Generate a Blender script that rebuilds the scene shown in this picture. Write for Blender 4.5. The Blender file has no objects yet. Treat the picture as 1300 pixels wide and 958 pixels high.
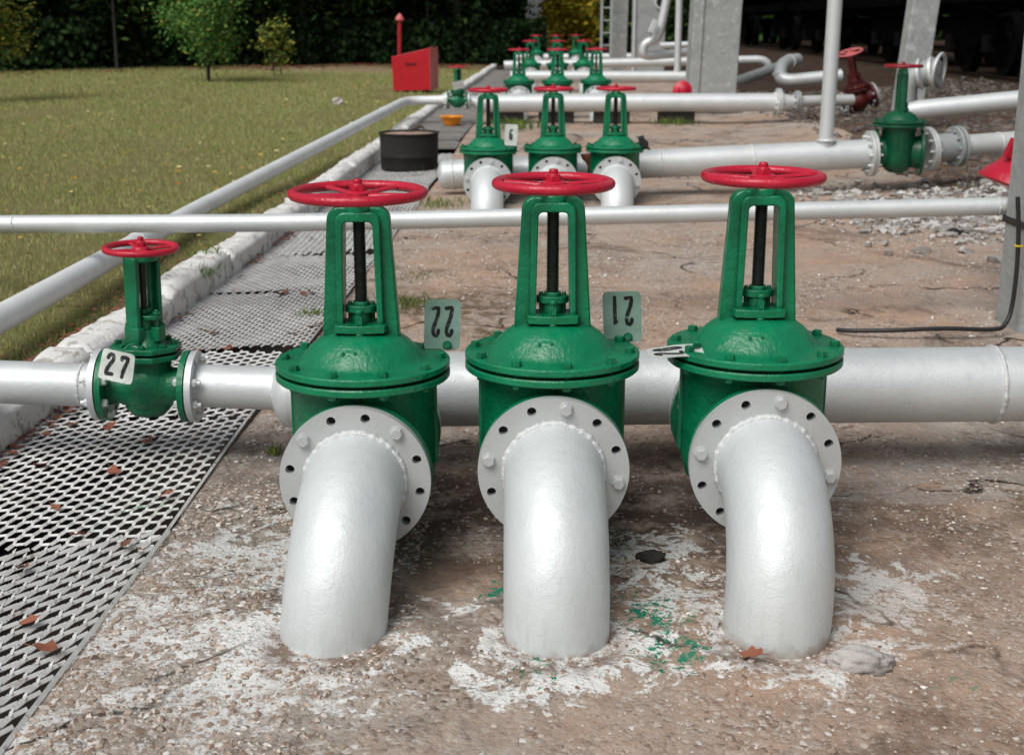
import bpy, bmesh, math, random
from mathutils import Vector, Matrix, noise
random.seed(7)
R = math.radians
PI = math.pi
scn = bpy.context.scene
C = scn.collection

# ------------------------------------------------------------------ camera
F = 1580.0                      # focal length in photograph pixels (1300 wide)
PITCH = math.atan(405 / F)
H = 1.22
cam = bpy.data.cameras.new('camera')
cam_o = bpy.data.objects.new('camera', cam)
C.objects.link(cam_o)
cam_o.location = (0, 0, H)
cam_o.rotation_euler = (PI / 2 - PITCH, 0, 0)
cam.sensor_width = 36
cam.lens = F / 1300 * 36
cam.shift_y = -46 / 1300
cam.clip_start = 0.05
cam.clip_end = 3000
cam.dof.use_dof = True
cam.dof.focus_distance = 2.85
cam.dof.aperture_fstop = 6.3
scn.camera = cam_o

def at(px, py, Y):
    """world point at distance Y seen at the measured place in the photograph"""
    u = (px - 650) / F; v = (py - 433) / F
    f = math.cos(PITCH) - v * math.sin(PITCH)
    k = Y / f
    return Vector((u * k, Y, H - (math.sin(PITCH) + v * math.cos(PITCH)) * k))

# ------------------------------------------------------------------ world
world = bpy.data.worlds.new('World'); scn.world = world
world.use_nodes = True
wn = world.node_tree
wn.nodes.clear()
sky = wn.nodes.new('ShaderNodeTexSky'); sky.sky_type = 'NISHITA'; sky.sun_disc = False
SUN_EL, SUN_AZ = R(52), R(215)         # azimuth clockwise from +Y
sky.sun_elevation = SUN_EL; sky.sun_rotation = SUN_AZ
sky.air_density = 1.0; sky.dust_density = 3.0; sky.ozone_density = 1.0
bgn = wn.nodes.new('ShaderNodeBackground'); bgn.inputs[1].default_value = 0.078
hs = wn.nodes.new('ShaderNodeHueSaturation'); hs.inputs['Saturation'].default_value = 0.25
wo = wn.nodes.new('ShaderNodeOutputWorld')
wn.links.new(sky.outputs[0], hs.inputs['Color']); wn.links.new(hs.outputs[0], bgn.inputs[0])
wn.links.new(bgn.outputs[0], wo.inputs[0])
sl = bpy.data.lights.new('sun', 'SUN'); sl.energy = 2.65; sl.angle = R(38); sl.color = (1, .97, .93)
so = bpy.data.objects.new('sun', sl); C.objects.link(so)
sd = Vector((math.sin(SUN_AZ) * math.cos(SUN_EL), math.cos(SUN_AZ) * math.cos(SUN_EL), math.sin(SUN_EL)))
so.rotation_euler = (-sd).to_track_quat('-Z', 'Y').to_euler()
so.location = (-4, -6, 9)

scn.view_settings.view_transform = 'Standard'
scn.view_settings.look = 'None'
scn.view_settings.exposure = 0
scn.render.engine = 'CYCLES'

# ------------------------------------------------------------------ node helpers
class NT:
    def __init__(s, name):
        s.m = bpy.data.materials.new(name); s.m.use_nodes = True
        s.t = s.m.node_tree; s.t.nodes.clear()
        s.out = s.t.nodes.new('ShaderNodeOutputMaterial')
        s.b = s.t.nodes.new('ShaderNodeBsdfPrincipled')
        s.t.links.new(s.b.outputs[0], s.out.inputs[0])
        s.tc = s.t.nodes.new('ShaderNodeTexCoord')
    def L(s, a, b):
        if isinstance(a, (int, float)): b.default_value = a
        elif isinstance(a, tuple): b.default_value = (*a, 1) if len(a) == 3 and len(b.default_value) == 4 else a
        else: s.t.links.new(a, b)
    def obj(s): return s.tc.outputs['Object']
    def noise(s, sc, det=4, rough=.6, vec=None, dist=0):
        n = s.t.nodes.new('ShaderNodeTexNoise'); s.L(vec or s.obj(), n.inputs['Vector'])
        n.inputs['Scale'].default_value = sc; n.inputs['Detail'].default_value = det
        n.inputs['Roughness'].default_value = rough; n.inputs['Distortion'].default_value = dist
        return n.outputs[0]
    def vor(s, sc, vec=None, out='Color', feat='F1', rnd=1):
        n = s.t.nodes.new('ShaderNodeTexVoronoi'); s.L(vec or s.obj(), n.inputs['Vector'])
        n.feature = feat; n.inputs['Scale'].default_value = sc; n.inputs['Randomness'].default_value = rnd
        return n.outputs[out]
    def ramp(s, f, stops, interp='LINEAR'):
        n = s.t.nodes.new('ShaderNodeValToRGB'); s.L(f, n.inputs[0])
        e = n.color_ramp.elements; n.color_ramp.interpolation = interp
        while len(e) < len(stops): e.new(.5)
        for q, (p, c) in zip(e, stops):
            q.position = p
            q.color = (c, c, c, 1) if isinstance(c, (int, float)) else (*c, 1)
        return n.outputs[0]
    def mix(s, f, a, b, mode='MIX'):
        n = s.t.nodes.new('ShaderNodeMixRGB'); n.blend_type = mode
        s.L(f, n.inputs[0]); s.L(a, n.inputs[1]); s.L(b, n.inputs[2]); return n.outputs[0]
    def math(s, op, a, b=0.0, c=0.0, clamp=False):
        n = s.t.nodes.new('ShaderNodeMath'); n.operation = op; n.use_clamp = clamp
        s.L(a, n.inputs[0]); s.L(b, n.inputs[1]); s.L(c, n.inputs[2]); return n.outputs[0]
    def near(s, p, r0, r1, sx=1, sy=1):
        """1 inside r0 of point p, 0 outside r1 (plan distance)"""
        mp = s.t.nodes.new('ShaderNodeMapping'); mp.vector_type = 'POINT'
        s.L(s.obj(), mp.inputs[0])
        mp.inputs['Location'].default_value = (-p[0] * sx, -p[1] * sy, 0)
        mp.inputs['Scale'].default_value = (sx, sy, 0)
        ln = s.t.nodes.new('ShaderNodeVectorMath'); ln.operation = 'LENGTH'
        s.L(mp.outputs[0], ln.inputs[0])
        mr = s.t.nodes.new('ShaderNodeMapRange'); s.L(ln.outputs['Value'], mr.inputs[0])
        mr.inputs[1].default_value = r0; mr.inputs[2].default_value = r1
        mr.inputs[3].default_value = 1; mr.inputs[4].default_value = 0
        return mr.outputs[0]
    def sep(s, i):
        n = s.t.nodes.new('ShaderNodeSeparateXYZ'); s.L(s.obj(), n.inputs[0]); return n.outputs[i]
    def isl(s):
        n = s.t.nodes.new('ShaderNodeNewGeometry'); return n.outputs['Random Per Island']
    def ao(s, d=.05):
        n = s.t.nodes.new('ShaderNodeAmbientOcclusion'); n.inputs['Distance'].default_value = d; n.samples = 4
        return n.outputs['AO']
    def orand(s):
        n = s.t.nodes.new('ShaderNodeObjectInfo'); return n.outputs['Random']
    def bump(s, h, st=.3, d=.01, prev=None):
        n = s.t.nodes.new('ShaderNodeBump'); n.inputs['Strength'].default_value = st
        n.inputs['Distance'].default_value = d; s.L(h, n.inputs['Height'])
        if prev is not None: s.L(prev, n.inputs['Normal'])
        s.t.links.new(n.outputs[0], s.b.inputs['Normal']); return n.outputs[0]
    def fin(s, col=None, rough=None, metal=None, spec=None, coat=None):
        if col is not None: s.L(col, s.b.inputs['Base Color'])
        if rough is not None: s.L(rough, s.b.inputs['Roughness'])
        if metal is not None: s.L(metal, s.b.inputs['Metallic'])
        if spec is not None: s.L(spec, s.b.inputs['Specular IOR Level'])
        if coat is not None: s.L(coat, s.b.inputs['Coat Weight'])
        return s.m

M = {}
def paint(name, c1, c2, rough=.35, metal=0., bs=.35, chips=None, chipc=(.12, .06, .03), bsc=120, aoc=False):
    n = NT(name)
    f = n.ramp(n.noise(9, 5, .65), [(.35, 0.), (.68, 1.)])
    col = n.mix(f, c1, c2)
    fine = n.noise(70, 3, .6)
    col = n.mix(n.ramp(fine, [(.62, 0.), (.78, .35)]), col, tuple(min(1, x * 1.25 + .01) for x in c1))
    if chips:
        msk = n.ramp(n.noise(55, 6, .75), [(chips, 0.), (chips + .012, 1.)])
        col = n.mix(msk, col, chipc)
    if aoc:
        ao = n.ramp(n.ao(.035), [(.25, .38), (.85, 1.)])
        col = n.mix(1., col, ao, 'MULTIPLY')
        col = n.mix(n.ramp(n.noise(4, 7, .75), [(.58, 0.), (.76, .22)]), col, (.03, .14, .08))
    r = n.ramp(n.noise(30, 3), [(.3, rough - .07), (.7, rough + .16)])
    # run marks and brush lumps in the enamel
    b1 = n.bump(n.noise(bsc, 3, .55), bs, .004)
    n.bump(n.noise(22, 2, .5), bs * .9, .012, b1)
    return n.fin(col, r, metal)
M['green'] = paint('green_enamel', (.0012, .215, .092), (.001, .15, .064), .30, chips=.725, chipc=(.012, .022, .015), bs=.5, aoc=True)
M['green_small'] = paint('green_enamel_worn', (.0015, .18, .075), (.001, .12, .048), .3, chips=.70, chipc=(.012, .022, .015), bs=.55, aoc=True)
M['red'] = paint('red_enamel', (.55, .012, .042), (.42, .008, .028), .3, chips=.76, chipc=(.18, .02, .02), bs=.4)
M['oldred'] = paint('old_red_paint', (.42, .012, .02), (.30, .01, .015), .45, chips=.7, chipc=(.1, .03, .02))
M['darkred'] = paint('dark_red_paint', (.10, .006, .007), (.05, .004, .004), .5, chips=.62, chipc=(.03, .015, .01))
M['boxred'] = paint('red_sheet_paint', (.52, .004, .016), (.44, .003, .012), .42, bs=.12)
M['pink'] = paint('faded_red_paint', (.62, .16, .16), (.52, .11, .11), .5, bs=.12)
def silver(name, c1, c2, chips=.755, metal=.4, rough=.46):
    n = NT(name)
    f = n.ramp(n.noise(5, 6, .7), [(.32, 0.), (.7, 1.)])
    col = n.mix(f, c1, c2)
    vor = n.noise(3.2, 5, .7, dist=.6)
    col = n.mix(n.ramp(vor, [(.6, 0.), (.75, .35)]), col, (.50, .49, .46))
    # thin speckles of dirt
    msk = n.ramp(n.noise(75, 6, .75), [(chips, 0.), (chips + .02, .85)])
    col = n.mix(msk, col, (.17, .13, .10))
    r = n.ramp(n.noise(40, 4), [(.3, rough - .06), (.7, rough + .14)])
    b1 = n.bump(n.noise(210, 3, .6), .25, .003)
    n.bump(n.noise(34, 4, .55), .16, .006, b1)
    return n.fin(col, r, metal)
M['silver'] = silver('aluminium_paint', (.70, .735, .74), (.60, .635, .64))
M['silver_line'] = silver('aluminium_paint_speckled', (.80, .83, .84), (.68, .71, .72), .70, .12, .5)
M['silver_old'] = silver('aluminium_paint_weathered', (.72, .745, .74), (.56, .575, .565), .66)
M['silver_dull'] = silver('aluminium_paint_dull', (.42, .45, .45), (.30, .32, .32), .66, .3, .5)
M['silver_flange'] = silver('aluminium_paint_flange', (.56, .585, .585), (.46, .48, .48), .70, .3, .48)
def bend_mat():
    n = NT('aluminium_paint_bend')
    col = n.mix(n.ramp(n.noise(5, 6, .7), [(.32, 0.), (.7, 1.)]), (.70, .74, .745), (.58, .62, .625))
    # faint vertical runs of paint
    mp = n.t.nodes.new('ShaderNodeMapping'); n.L(n.obj(), mp.inputs[0]); mp.inputs['Scale'].default_value = (38, 38, 4)
    run = n.noise(1., 4, .6, mp.outputs[0])
    col = n.mix(n.ramp(run, [(.55, 0.), (.75, .4)]), col, (.50, .52, .51))
    col = n.mix(n.ramp(n.noise(75, 6, .75), [(.73, 0.), (.75, .85)]), col, (.17, .12, .08))
    # splashed dirt above the ground
    z = n.math('ADD', n.math('MULTIPLY', n.sep(2), 12.), n.noise(26, 6, .75))
    mr = n.t.nodes.new('ShaderNodeMapRange'); n.L(z, mr.inputs[0]); mr.inputs[1].default_value = -.85; mr.inputs[2].default_value = -.40; mr.inputs[3].default_value = .8; mr.inputs[4].default_value = 0
    col = n.mix(mr.outputs[0], col, (.30, .22, .16))
    b1 = n.bump(n.noise(230, 3, .6), .28, .003)
    b2 = n.bump(run, .25, .004, b1)
    n.bump(n.noise(60, 4, .6), .22, .004, b2)
    return n.fin(col, n.ramp(n.noise(40, 4), [(.3, .46), (.7, .62)]), .28)
M['silver_bend'] = bend_mat()
def bead():
    n = NT('weld_bead_paint')
    n.bump(n.noise(160, 4, .7), .8, .006)
    return n.fin(n.mix(n.noise(60), (.82, .84, .84), (.62, .64, .64)), .42, .35)
M['bead'] = bead()
def flat(name, c, rough=.6, metal=0., var=.25, sc=20, bs=.2, spec=.5):
    n = NT(name)
    col = n.mix(n.ramp(n.noise(sc, 5, .65), [(.3, 0.), (.7, 1.)]), c, tuple(x * (1 - var) for x in c))
    n.bump(n.noise(sc * 4, 4), bs, .004)
    return n.fin(col, rough, metal, spec)
M['thread'] = flat('greased_steel', (.035, .045, .038), .35, .5, .5, 60)
M['gap'] = flat('gasket_gap_black', (.006, .008, .007), .7)
M['black'] = flat('black_paint', (.012, .012, .012), .5)
M['rubber'] = flat('black_rubber_cable', (.02, .02, .021), .5)
def digm():
    n = NT('black_stencil_paint')
    return n.fin(n.mix(n.ramp(n.noise(95, 6, .75), [(.57, 0.), (.62, .85)]), (.008, .008, .01), (.22, .27, .25)), .5)
M['digit'] = digm()
M['sand'] = flat('sand', (.42, .29, .23), .95, 0, .3, 40, .6)
M['orange'] = flat('orange_plastic', (1., .33, .01), .4, 0, .2, 20, .1)
M['wagon'] = flat('near_black_steel', (.0022, .0022, .0024), .9, .0, .5, 6, spec=.03)  # one even near-black colour for the wagons
M['wheelsteel'] = flat('dirty_wheel_steel', (.006, .0055, .0055), .8, .0, .5, 8, spec=.1)
M['rail'] = flat('rusty_rail', (.07, .045, .03), .5, .5)
M['sleeper'] = flat('oiled_sleeper', (.012, .010, .008), .9)
M['yellow'] = flat('yellow_cable_tie', (.7, .5, .02), .4)

def tagmat(name, c1, c2, wear):
    n = NT(name)
    col = n.mix(n.ramp(n.noise(25, 5, .7), [(.35, 0.), (.65, 1.)]), c1, c2)
    z = n.sep(2)
    edge = n.math('ADD', n.noise(60, 7, .78), n.math('MULTIPLY', z, -wear))
    col = n.mix(n.ramp(edge, [(.62, 0.), (.66, 1.)]), col, (.33, .34, .33))
    n.bump(n.noise(60, 4), .3, .003)
    return n.fin(col, .42, .15)
M['tag_green'] = tagmat('tag_green_tin', (.22, .36, .30), (.28, .42, .36), 1.2)
M['tag_white'] = tagmat('tag_white_tin', (.66, .70, .66), (.50, .55, .51), .5)

def concrete(name, c1, c2, white=None, thr=.5):
    n = NT(name)
    col = n.mix(n.ramp(n.noise(7, 6, .7), [(.3, 0.), (.7, 1.)]), c1, c2)
    col = n.mix(n.ramp(n.noise(2.5, 5, .7), [(.5, 0.), (.75, .6)]), col, tuple(x * .55 for x in c2))
    if white:
        col = n.mix(n.ramp(n.noise(11, 8, .72), [(thr, 0.), (thr + .05, 1.)]), col, white)
    col = n.mix(n.ramp(n.noise(90, 5, .7), [(.64, 0.), (.72, .7)]), col, tuple(x * .4 for x in c2))
    b = n.bump(n.noise(130, 5, .7), .5, .006)
    n.bump(n.noise(18, 5, .6), .5, .02, b)
    return n.fin(col, .85)
M['drum'] = concrete('tarred_steel', (.018, .016, .014), (.006, .0055, .005), (.06, .057, .05), .66)
M['kerb'] = concrete('whitewashed_concrete', (.52, .50, .47), (.33, .305, .28), (.76, .76, .745), .43)
M['column'] = concrete('grey_painted_concrete', (.38, .40, .395), (.30, .315, .31), (.46, .48, .48), .56)
M['post'] = concrete('grey_concrete', (.36, .385, .38), (.29, .31, .305))
M['footing'] = concrete('dirty_concrete', (.16, .14, .125), (.09, .08, .07))
M['darkblock'] = concrete('dark_concrete', (.05, .045, .042), (.03, .028, .026))
M['rock'] = concrete('pale_rock', (.52, .50, .48), (.36, .33, .31))
M['darkrock'] = concrete('dark_rock', (.03, .028, .027), (.015, .014, .014))

def galv():
    n = NT('galvanised_expanded_metal')
    col = n.mix(n.ramp(n.noise(14, 6, .7), [(.35, 0.), (.7, 1.)]), (.82, .83, .82), (.60, .59, .57))
    col = n.mix(n.ramp(n.noise(45, 6, .75), [(.58, 0.), (.64, .7)]), col, (.20, .12, .08))
    col = n.mix(n.ramp(n.noise(3, 6, .75), [(.58, 0.), (.75, .7)]), col, (.20, .14, .10))
    gm = n.math('MULTIPLY', n.ramp(n.noise(30, 6, .75), [(.56, 0.), (.6, 1.)]), n.near((-.98, 2.95), .03, .16))
    col = n.mix(gm, col, (.01, .22, .12))
    return n.fin(col, .5, .25)
M['galv'] = galv()
M['plate'] = concrete('weathered_steel_plate', (.30, .30, .29), (.20, .18, .165))
M['trench'] = concrete('trench_dirt', (.035, .024, .018), (.018, .013, .010))

# elbow foot positions, used for paint spilt on the slab round them
FEET = [(-.372, 2.33), (.090, 2.33), (.545, 2.33)]
def pad_mat():
    n = NT('worn_slab')
    big = n.noise(.9, 6, .68, dist=.5)
    mid = n.noise(5, 6, .7)
    tan_ = n.mix(n.ramp(mid, [(.3, 0.), (.7, 1.)]), (.54, .375, .275), (.35, .245, .18))
    grey = n.mix(n.ramp(n.noise(8, 6, .7), [(.35, 0.), (.68, 1.)]), (.50, .45, .40), (.33, .29, .255))
    nearleft = n.near((-.95, 2.1), .35, 1.15, 1, .55)
    k = n.math('ADD', n.ramp(big, [(.42, 0.), (.6, .8)]), n.math('MULTIPLY', nearleft, .65), clamp=True)
    col = n.mix(k, tan_, grey)
    # exposed aggregate: chips of many tones, fewer where soil covers them
    v = n.vor(85); s1 = n.t.nodes.new('ShaderNodeSeparateColor'); n.L(v, s1.inputs[0])
    chip = n.ramp(s1.outputs[0], [(0., (.13, .095, .075)), (.3, (.34, .25, .195)), (.7, (.50, .44, .39)), (.9, (.68, .65, .61)), (1., (.76, .75, .73))])
    cover = n.ramp(n.noise(2.2, 6, .72), [(.42, .05), (.62, .75)])
    cover = n.math('ADD', cover, n.math('MULTIPLY', nearleft, .35), clamp=True)
    cover = n.math('MULTIPLY', cover, n.ramp(s1.outputs[1], [(.25, 0.), (.5, 1.)]))
    col = n.mix(cover, col, chip)
    # dark damp soil blotches, painted shade behind the flanges, and moss
    damp = n.ramp(n.noise(1.7, 7, .74, dist=.8), [(.52, 0.), (.66, .7)])
    col = n.mix(damp, col, (.075, .045, .03))
    behind = n.math('MULTIPLY', n.near((.1, 3.0), .2, .95, .55, 1), n.ramp(n.noise(7, 6, .7), [(.36, 0.), (.54, .85)]))  # shade between and behind the near flanges, painted on the slab
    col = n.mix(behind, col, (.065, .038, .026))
    for p, r in [((-.32, 5.35), .5), ((-.05, 4.9), .22), ((.15, 5.5), .2), ((1.45, 3.1), .28)]:
        mm = n.math('MULTIPLY', n.near(p, r * .25, r), n.ramp(n.noise(14, 7, .75), [(.46, 0.), (.54, .9)]))
        col = n.mix(mm, col, (.11, .075, .028))
    # repaired strip of smoother cement beyond the valves
    cem = n.math('MULTIPLY', n.near((1.0, 3.22), .45, .52, 1, 2.8), n.ramp(n.noise(9, 6, .7), [(.38, 0.), (.5, .55)]))
    col = n.mix(cem, col, (.40, .37, .345))
    # silver paint spilt round the pipe feet
    wn_ = n.ramp(n.noise(13, 8, .74, dist=.4), [(.47, 0.), (.515, 1.)])
    for i, p in enumerate(FEET):
        a = n.near((p[0] - (.07 if i == 0 else 0), p[1] - .06), .08, (.46, .42, .34)[i], 1, 1.2)
        mk = n.math('ADD', n.math('MULTIPLY', a, .27), n.noise(7.5, 9, .76, dist=.5))
        mk = n.math('MULTIPLY', mk, n.ramp(a, [(.02, 0.), (.18, 1.)]))
        mk = n.math('MULTIPLY', mk, n.ramp(n.noise(60, 4, .7), [(.3, .82), (.45, 1.)]))
        col = n.mix(n.ramp(mk, [(.0, 0.), (.665, 0.), (.69, .95)]), col, (.82, .83, .82))
    for p, r in [((-.62, 2.72), .36), ((-.78, 2.35), .30), ((-.9, 1.95), .26), ((-.55, 2.1), .25), ((.12, 2.62), .18), ((.32, 2.72), .2), ((.36, 2.5), .18), ((.78, 2.5), .26)]:
        a = n.near(p, 0, r * 1.35)
        mk = n.math('ADD', n.math('MULTIPLY', a, .2), n.noise(14, 9, .78, dist=.5))
        mk = n.math('MULTIPLY', mk, n.ramp(a, [(.02, 0.), (.2, 1.)]))
        col = n.mix(n.ramp(mk, [(.0, 0.), (.625, 0.), (.655, .85)]), col, (.72, .73, .72))
    # green paint drips
    for p, r, st in [((.30, 2.42), .17, .3), ((.33, 2.26), .16, .3), ((-.02, 2.52), .14, .28), ((.06, 2.19), .17, .25), ((.9, 2.35), .3, .16), ((-.72, 2.5), .2, .14), ((.86, 2.12), .12, .25)]:
        mk = n.math('ADD', n.math('MULTIPLY', n.near(p, 0, r, 1, .8), st), n.noise(28, 5, .7, dist=1.2))
        col = n.mix(n.ramp(mk, [(.0, 0.), (.755, 0.), (.775, 1.)]), col, (.01, .22, .13))
    cr = n.t.nodes.new('ShaderNodeTexVoronoi'); cr.feature = 'DISTANCE_TO_EDGE'; cr.inputs['Scale'].default_value = 1.15
    wv = n.t.nodes.new('ShaderNodeVectorMath'); wv.operation = 'ADD'; n.L(n.obj(), wv.inputs[0])
    nz = n.t.nodes.new('ShaderNodeTexNoise'); n.L(n.obj(), nz.inputs['Vector']); nz.inputs['Scale'].default_value = 4; nz.inputs['Detail'].default_value = 6
    sc_ = n.t.nodes.new('ShaderNodeVectorMath'); sc_.operation = 'SCALE'; sc_.inputs['Scale'].default_value = .35; n.L(nz.outputs['Color'], sc_.inputs[0])
    n.L(sc_.outputs[0], wv.inputs[1]); n.L(wv.outputs[0], cr.inputs['Vector'])
    crack = n.ramp(cr.outputs['Distance'], [(0., 1.), (.006, .9), (.012, 0.)])
    crack = n.math('MULTIPLY', crack, n.ramp(n.noise(1.3, 4), [(.46, 0.), (.56, 1.)]))
    col = n.mix(crack, col, (.03, .022, .016))
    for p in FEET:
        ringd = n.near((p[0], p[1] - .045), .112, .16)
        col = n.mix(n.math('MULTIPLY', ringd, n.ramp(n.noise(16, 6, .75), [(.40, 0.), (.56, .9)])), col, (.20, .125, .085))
    sandy = n.math('MULTIPLY', n.near((1.05, 2.2), .2, .8, 1, 1), n.ramp(n.noise(3, 6, .7), [(.36, 0.), (.6, .7)]))
    col = n.mix(n.math('MULTIPLY', sandy, .6), col, (.50, .36, .27))
    h1 = n.vor(85, out='Distance')
    b = n.bump(n.math('MULTIPLY', h1, cover), .9, -.012)
    b = n.bump(n.noise(60, 6, .75), .7, .01, b)
    n.bump(n.noise(9, 6, .7), .6, .03, b)
    return n.fin(col, .92, spec=.25)
M['pad'] = pad_mat()

def lawn_mat():
    n = NT('lawn_soil')
    g = n.mix(n.ramp(n.noise(1.1, 6, .7), [(.35, 0.), (.65, 1.)]), (.20, .22, .075), (.28, .24, .12))
    g = n.mix(n.ramp(n.noise(.35, 5, .65), [(.45, 0.), (.65, .7)]), g, (.24, .185, .095))
    g = n.mix(n.ramp(n.noise(22, 6, .75), [(.4, 0.), (.7, .6)]), g, (.08, .075, .022))
    # bare sandy patch before the wood, brown litter along the trees
    g = n.mix(n.math('MULTIPLY', n.near((-4.2, 29.0), .8, 3.0, .7, 1), n.ramp(n.noise(1.5, 5, .7), [(.35, .3), (.55, 1.)])), g, (.50, .40, .28))
    lit = n.t.nodes.new('ShaderNodeMapRange'); n.L(n.sep(1), lit.inputs[0]); lit.inputs[1].default_value = 24.5; lit.inputs[2].default_value = 28.5
    g = n.mix(n.math('MULTIPLY', lit.outputs[0], .6), g, (.20, .13, .065))
    b = n.bump(n.noise(45, 5, .75), .8, .03)
    return n.fin(g, .95, spec=.1)
M['lawn'] = lawn_mat()
def soil_mat():
    n = NT('ground_soil')
    col = n.mix(n.ramp(n.noise(1.6, 7, .72), [(.35, 0.), (.65, 1.)]), (.25, .155, .105), (.11, .07, .05))
    v = n.vor(22); s1 = n.t.nodes.new('ShaderNodeSeparateColor'); n.L(v, s1.inputs[0])
    col = n.mix(n.math('MULTIPLY', n.ramp(s1.outputs[0], [(.6, 0.), (.75, 1.)]), n.ramp(n.noise(1.1, 5), [(.45, 0.), (.6, .8)])), col, (.30, .28, .26))
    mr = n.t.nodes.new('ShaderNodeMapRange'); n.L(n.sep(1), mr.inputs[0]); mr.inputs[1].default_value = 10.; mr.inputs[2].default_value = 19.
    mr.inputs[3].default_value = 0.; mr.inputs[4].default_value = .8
    col = n.mix(mr.outputs[0], col, (.03, .021, .016))     # darkened with distance: shade round the wagons put into the soil colour
    n.bump(n.noise(30, 6, .7), .8, .04)
    return n.fin(col, .95, spec=.1)
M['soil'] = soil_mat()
def ballast_mat():
    n = NT('ballast')
    v = n.vor(16); s1 = n.t.nodes.new('ShaderNodeSeparateColor'); n.L(v, s1.inputs[0])
    col = n.ramp(s1.outputs[0], [(0., (.006, .005, .005)), (.6, (.020, .016, .014)), (1., (.05, .043, .038))])
    n.bump(n.vor(16, out='Distance'), 1., -.06)
    return n.fin(col, .95)
M['ballast'] = ballast_mat()

def leafmat(name, stops, sss=True):
    n = NT(name)
    col = n.ramp(n.isl(), stops)
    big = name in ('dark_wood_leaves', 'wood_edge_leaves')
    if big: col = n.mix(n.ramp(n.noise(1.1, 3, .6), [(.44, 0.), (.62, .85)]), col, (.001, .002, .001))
    n.fin(col, .7, spec=.05 if big else .2)
    return n.m
M['leaf_young'] = leafmat('young_tree_leaves', [(0., (.04, .12, .028)), (.6, (.09, .23, .05)), (.9, (.19, .29, .06)), (1., (.38, .33, .06))])
M['leaf_yellowing'] = leafmat('yellowing_leaves', [(0., (.04, .09, .018)), (.5, (.11, .16, .03)), (1., (.36, .28, .03))])
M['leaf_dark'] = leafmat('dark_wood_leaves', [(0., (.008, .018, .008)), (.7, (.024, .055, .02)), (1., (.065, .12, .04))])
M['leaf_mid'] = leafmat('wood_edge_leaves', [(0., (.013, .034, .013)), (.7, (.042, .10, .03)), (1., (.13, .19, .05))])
M['leaf_gold'] = leafmat('autumn_gold_leaves', [(0., (.16, .20, .03)), (.5, (.55, .46, .04)), (1., (.85, .65, .07))])
M['grass'] = leafmat('grass_blades', [(0., (.20, .26, .07)), (.45, (.31, .37, .11)), (.75, (.42, .41, .18)), (1., (.52, .44, .27))])
M['weed'] = leafmat('weed_blades', [(0., (.05, .10, .015)), (.7, (.13, .22, .03)), (1., (.28, .26, .08))])
M['litter'] = leafmat('fallen_leaves', [(0., (.30, .10, .03)), (.4, (.55, .34, .06)), (.7, (.75, .62, .30)), (1., (.22, .07, .03))])
M['bark'] = flat('bark', (.06, .045, .035), .9, 0, .5, 12, .6)
M['palebark'] = flat('pale_bark', (.045, .05, .038), .9, 0, .5, 12, .6)
def dryleaf():
    n = NT('dry_brown_leaf')
    col = n.ramp(n.orand(), [(0., (.21, .055, .03)), (.5, (.32, .11, .06)), (1., (.15, .065, .04))])
    col = n.mix(n.ramp(n.noise(60, 5), [(.45, 0.), (.65, .6)]), col, (.10, .035, .02))
    return n.fin(col, .7)
M['dryleaf'] = dryleaf()
def gravelmat(name, stops):
    n = NT(name)
    col = n.ramp(n.isl(), stops)
    col = n.mix(n.ramp(n.noise(60, 5), [(.4, 0.), (.7, .5)]), col, (.2, .15, .12))
    n.bump(n.noise(120, 4), .4, .003)
    return n.fin(col, .85)
M['gravel'] = gravelmat('slab_grit', [(0., (.17, .115, .085)), (.35, (.36, .265, .20)), (.75, (.52, .47, .42)), (1., (.74, .73, .70))])
M['crushed'] = gravelmat('crushed_stone', [(0., (.12, .10, .09)), (.4, (.40, .39, .37)), (1., (.66, .66, .65))])
M['darkstone'] = gravelmat('ballast_stone', [(0., (.03, .025, .022)), (.6, (.09, .075, .065)), (1., (.22, .20, .18))])
M['pavilion'] = flat('pale_building', (.35, .40, .38), .7)

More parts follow.
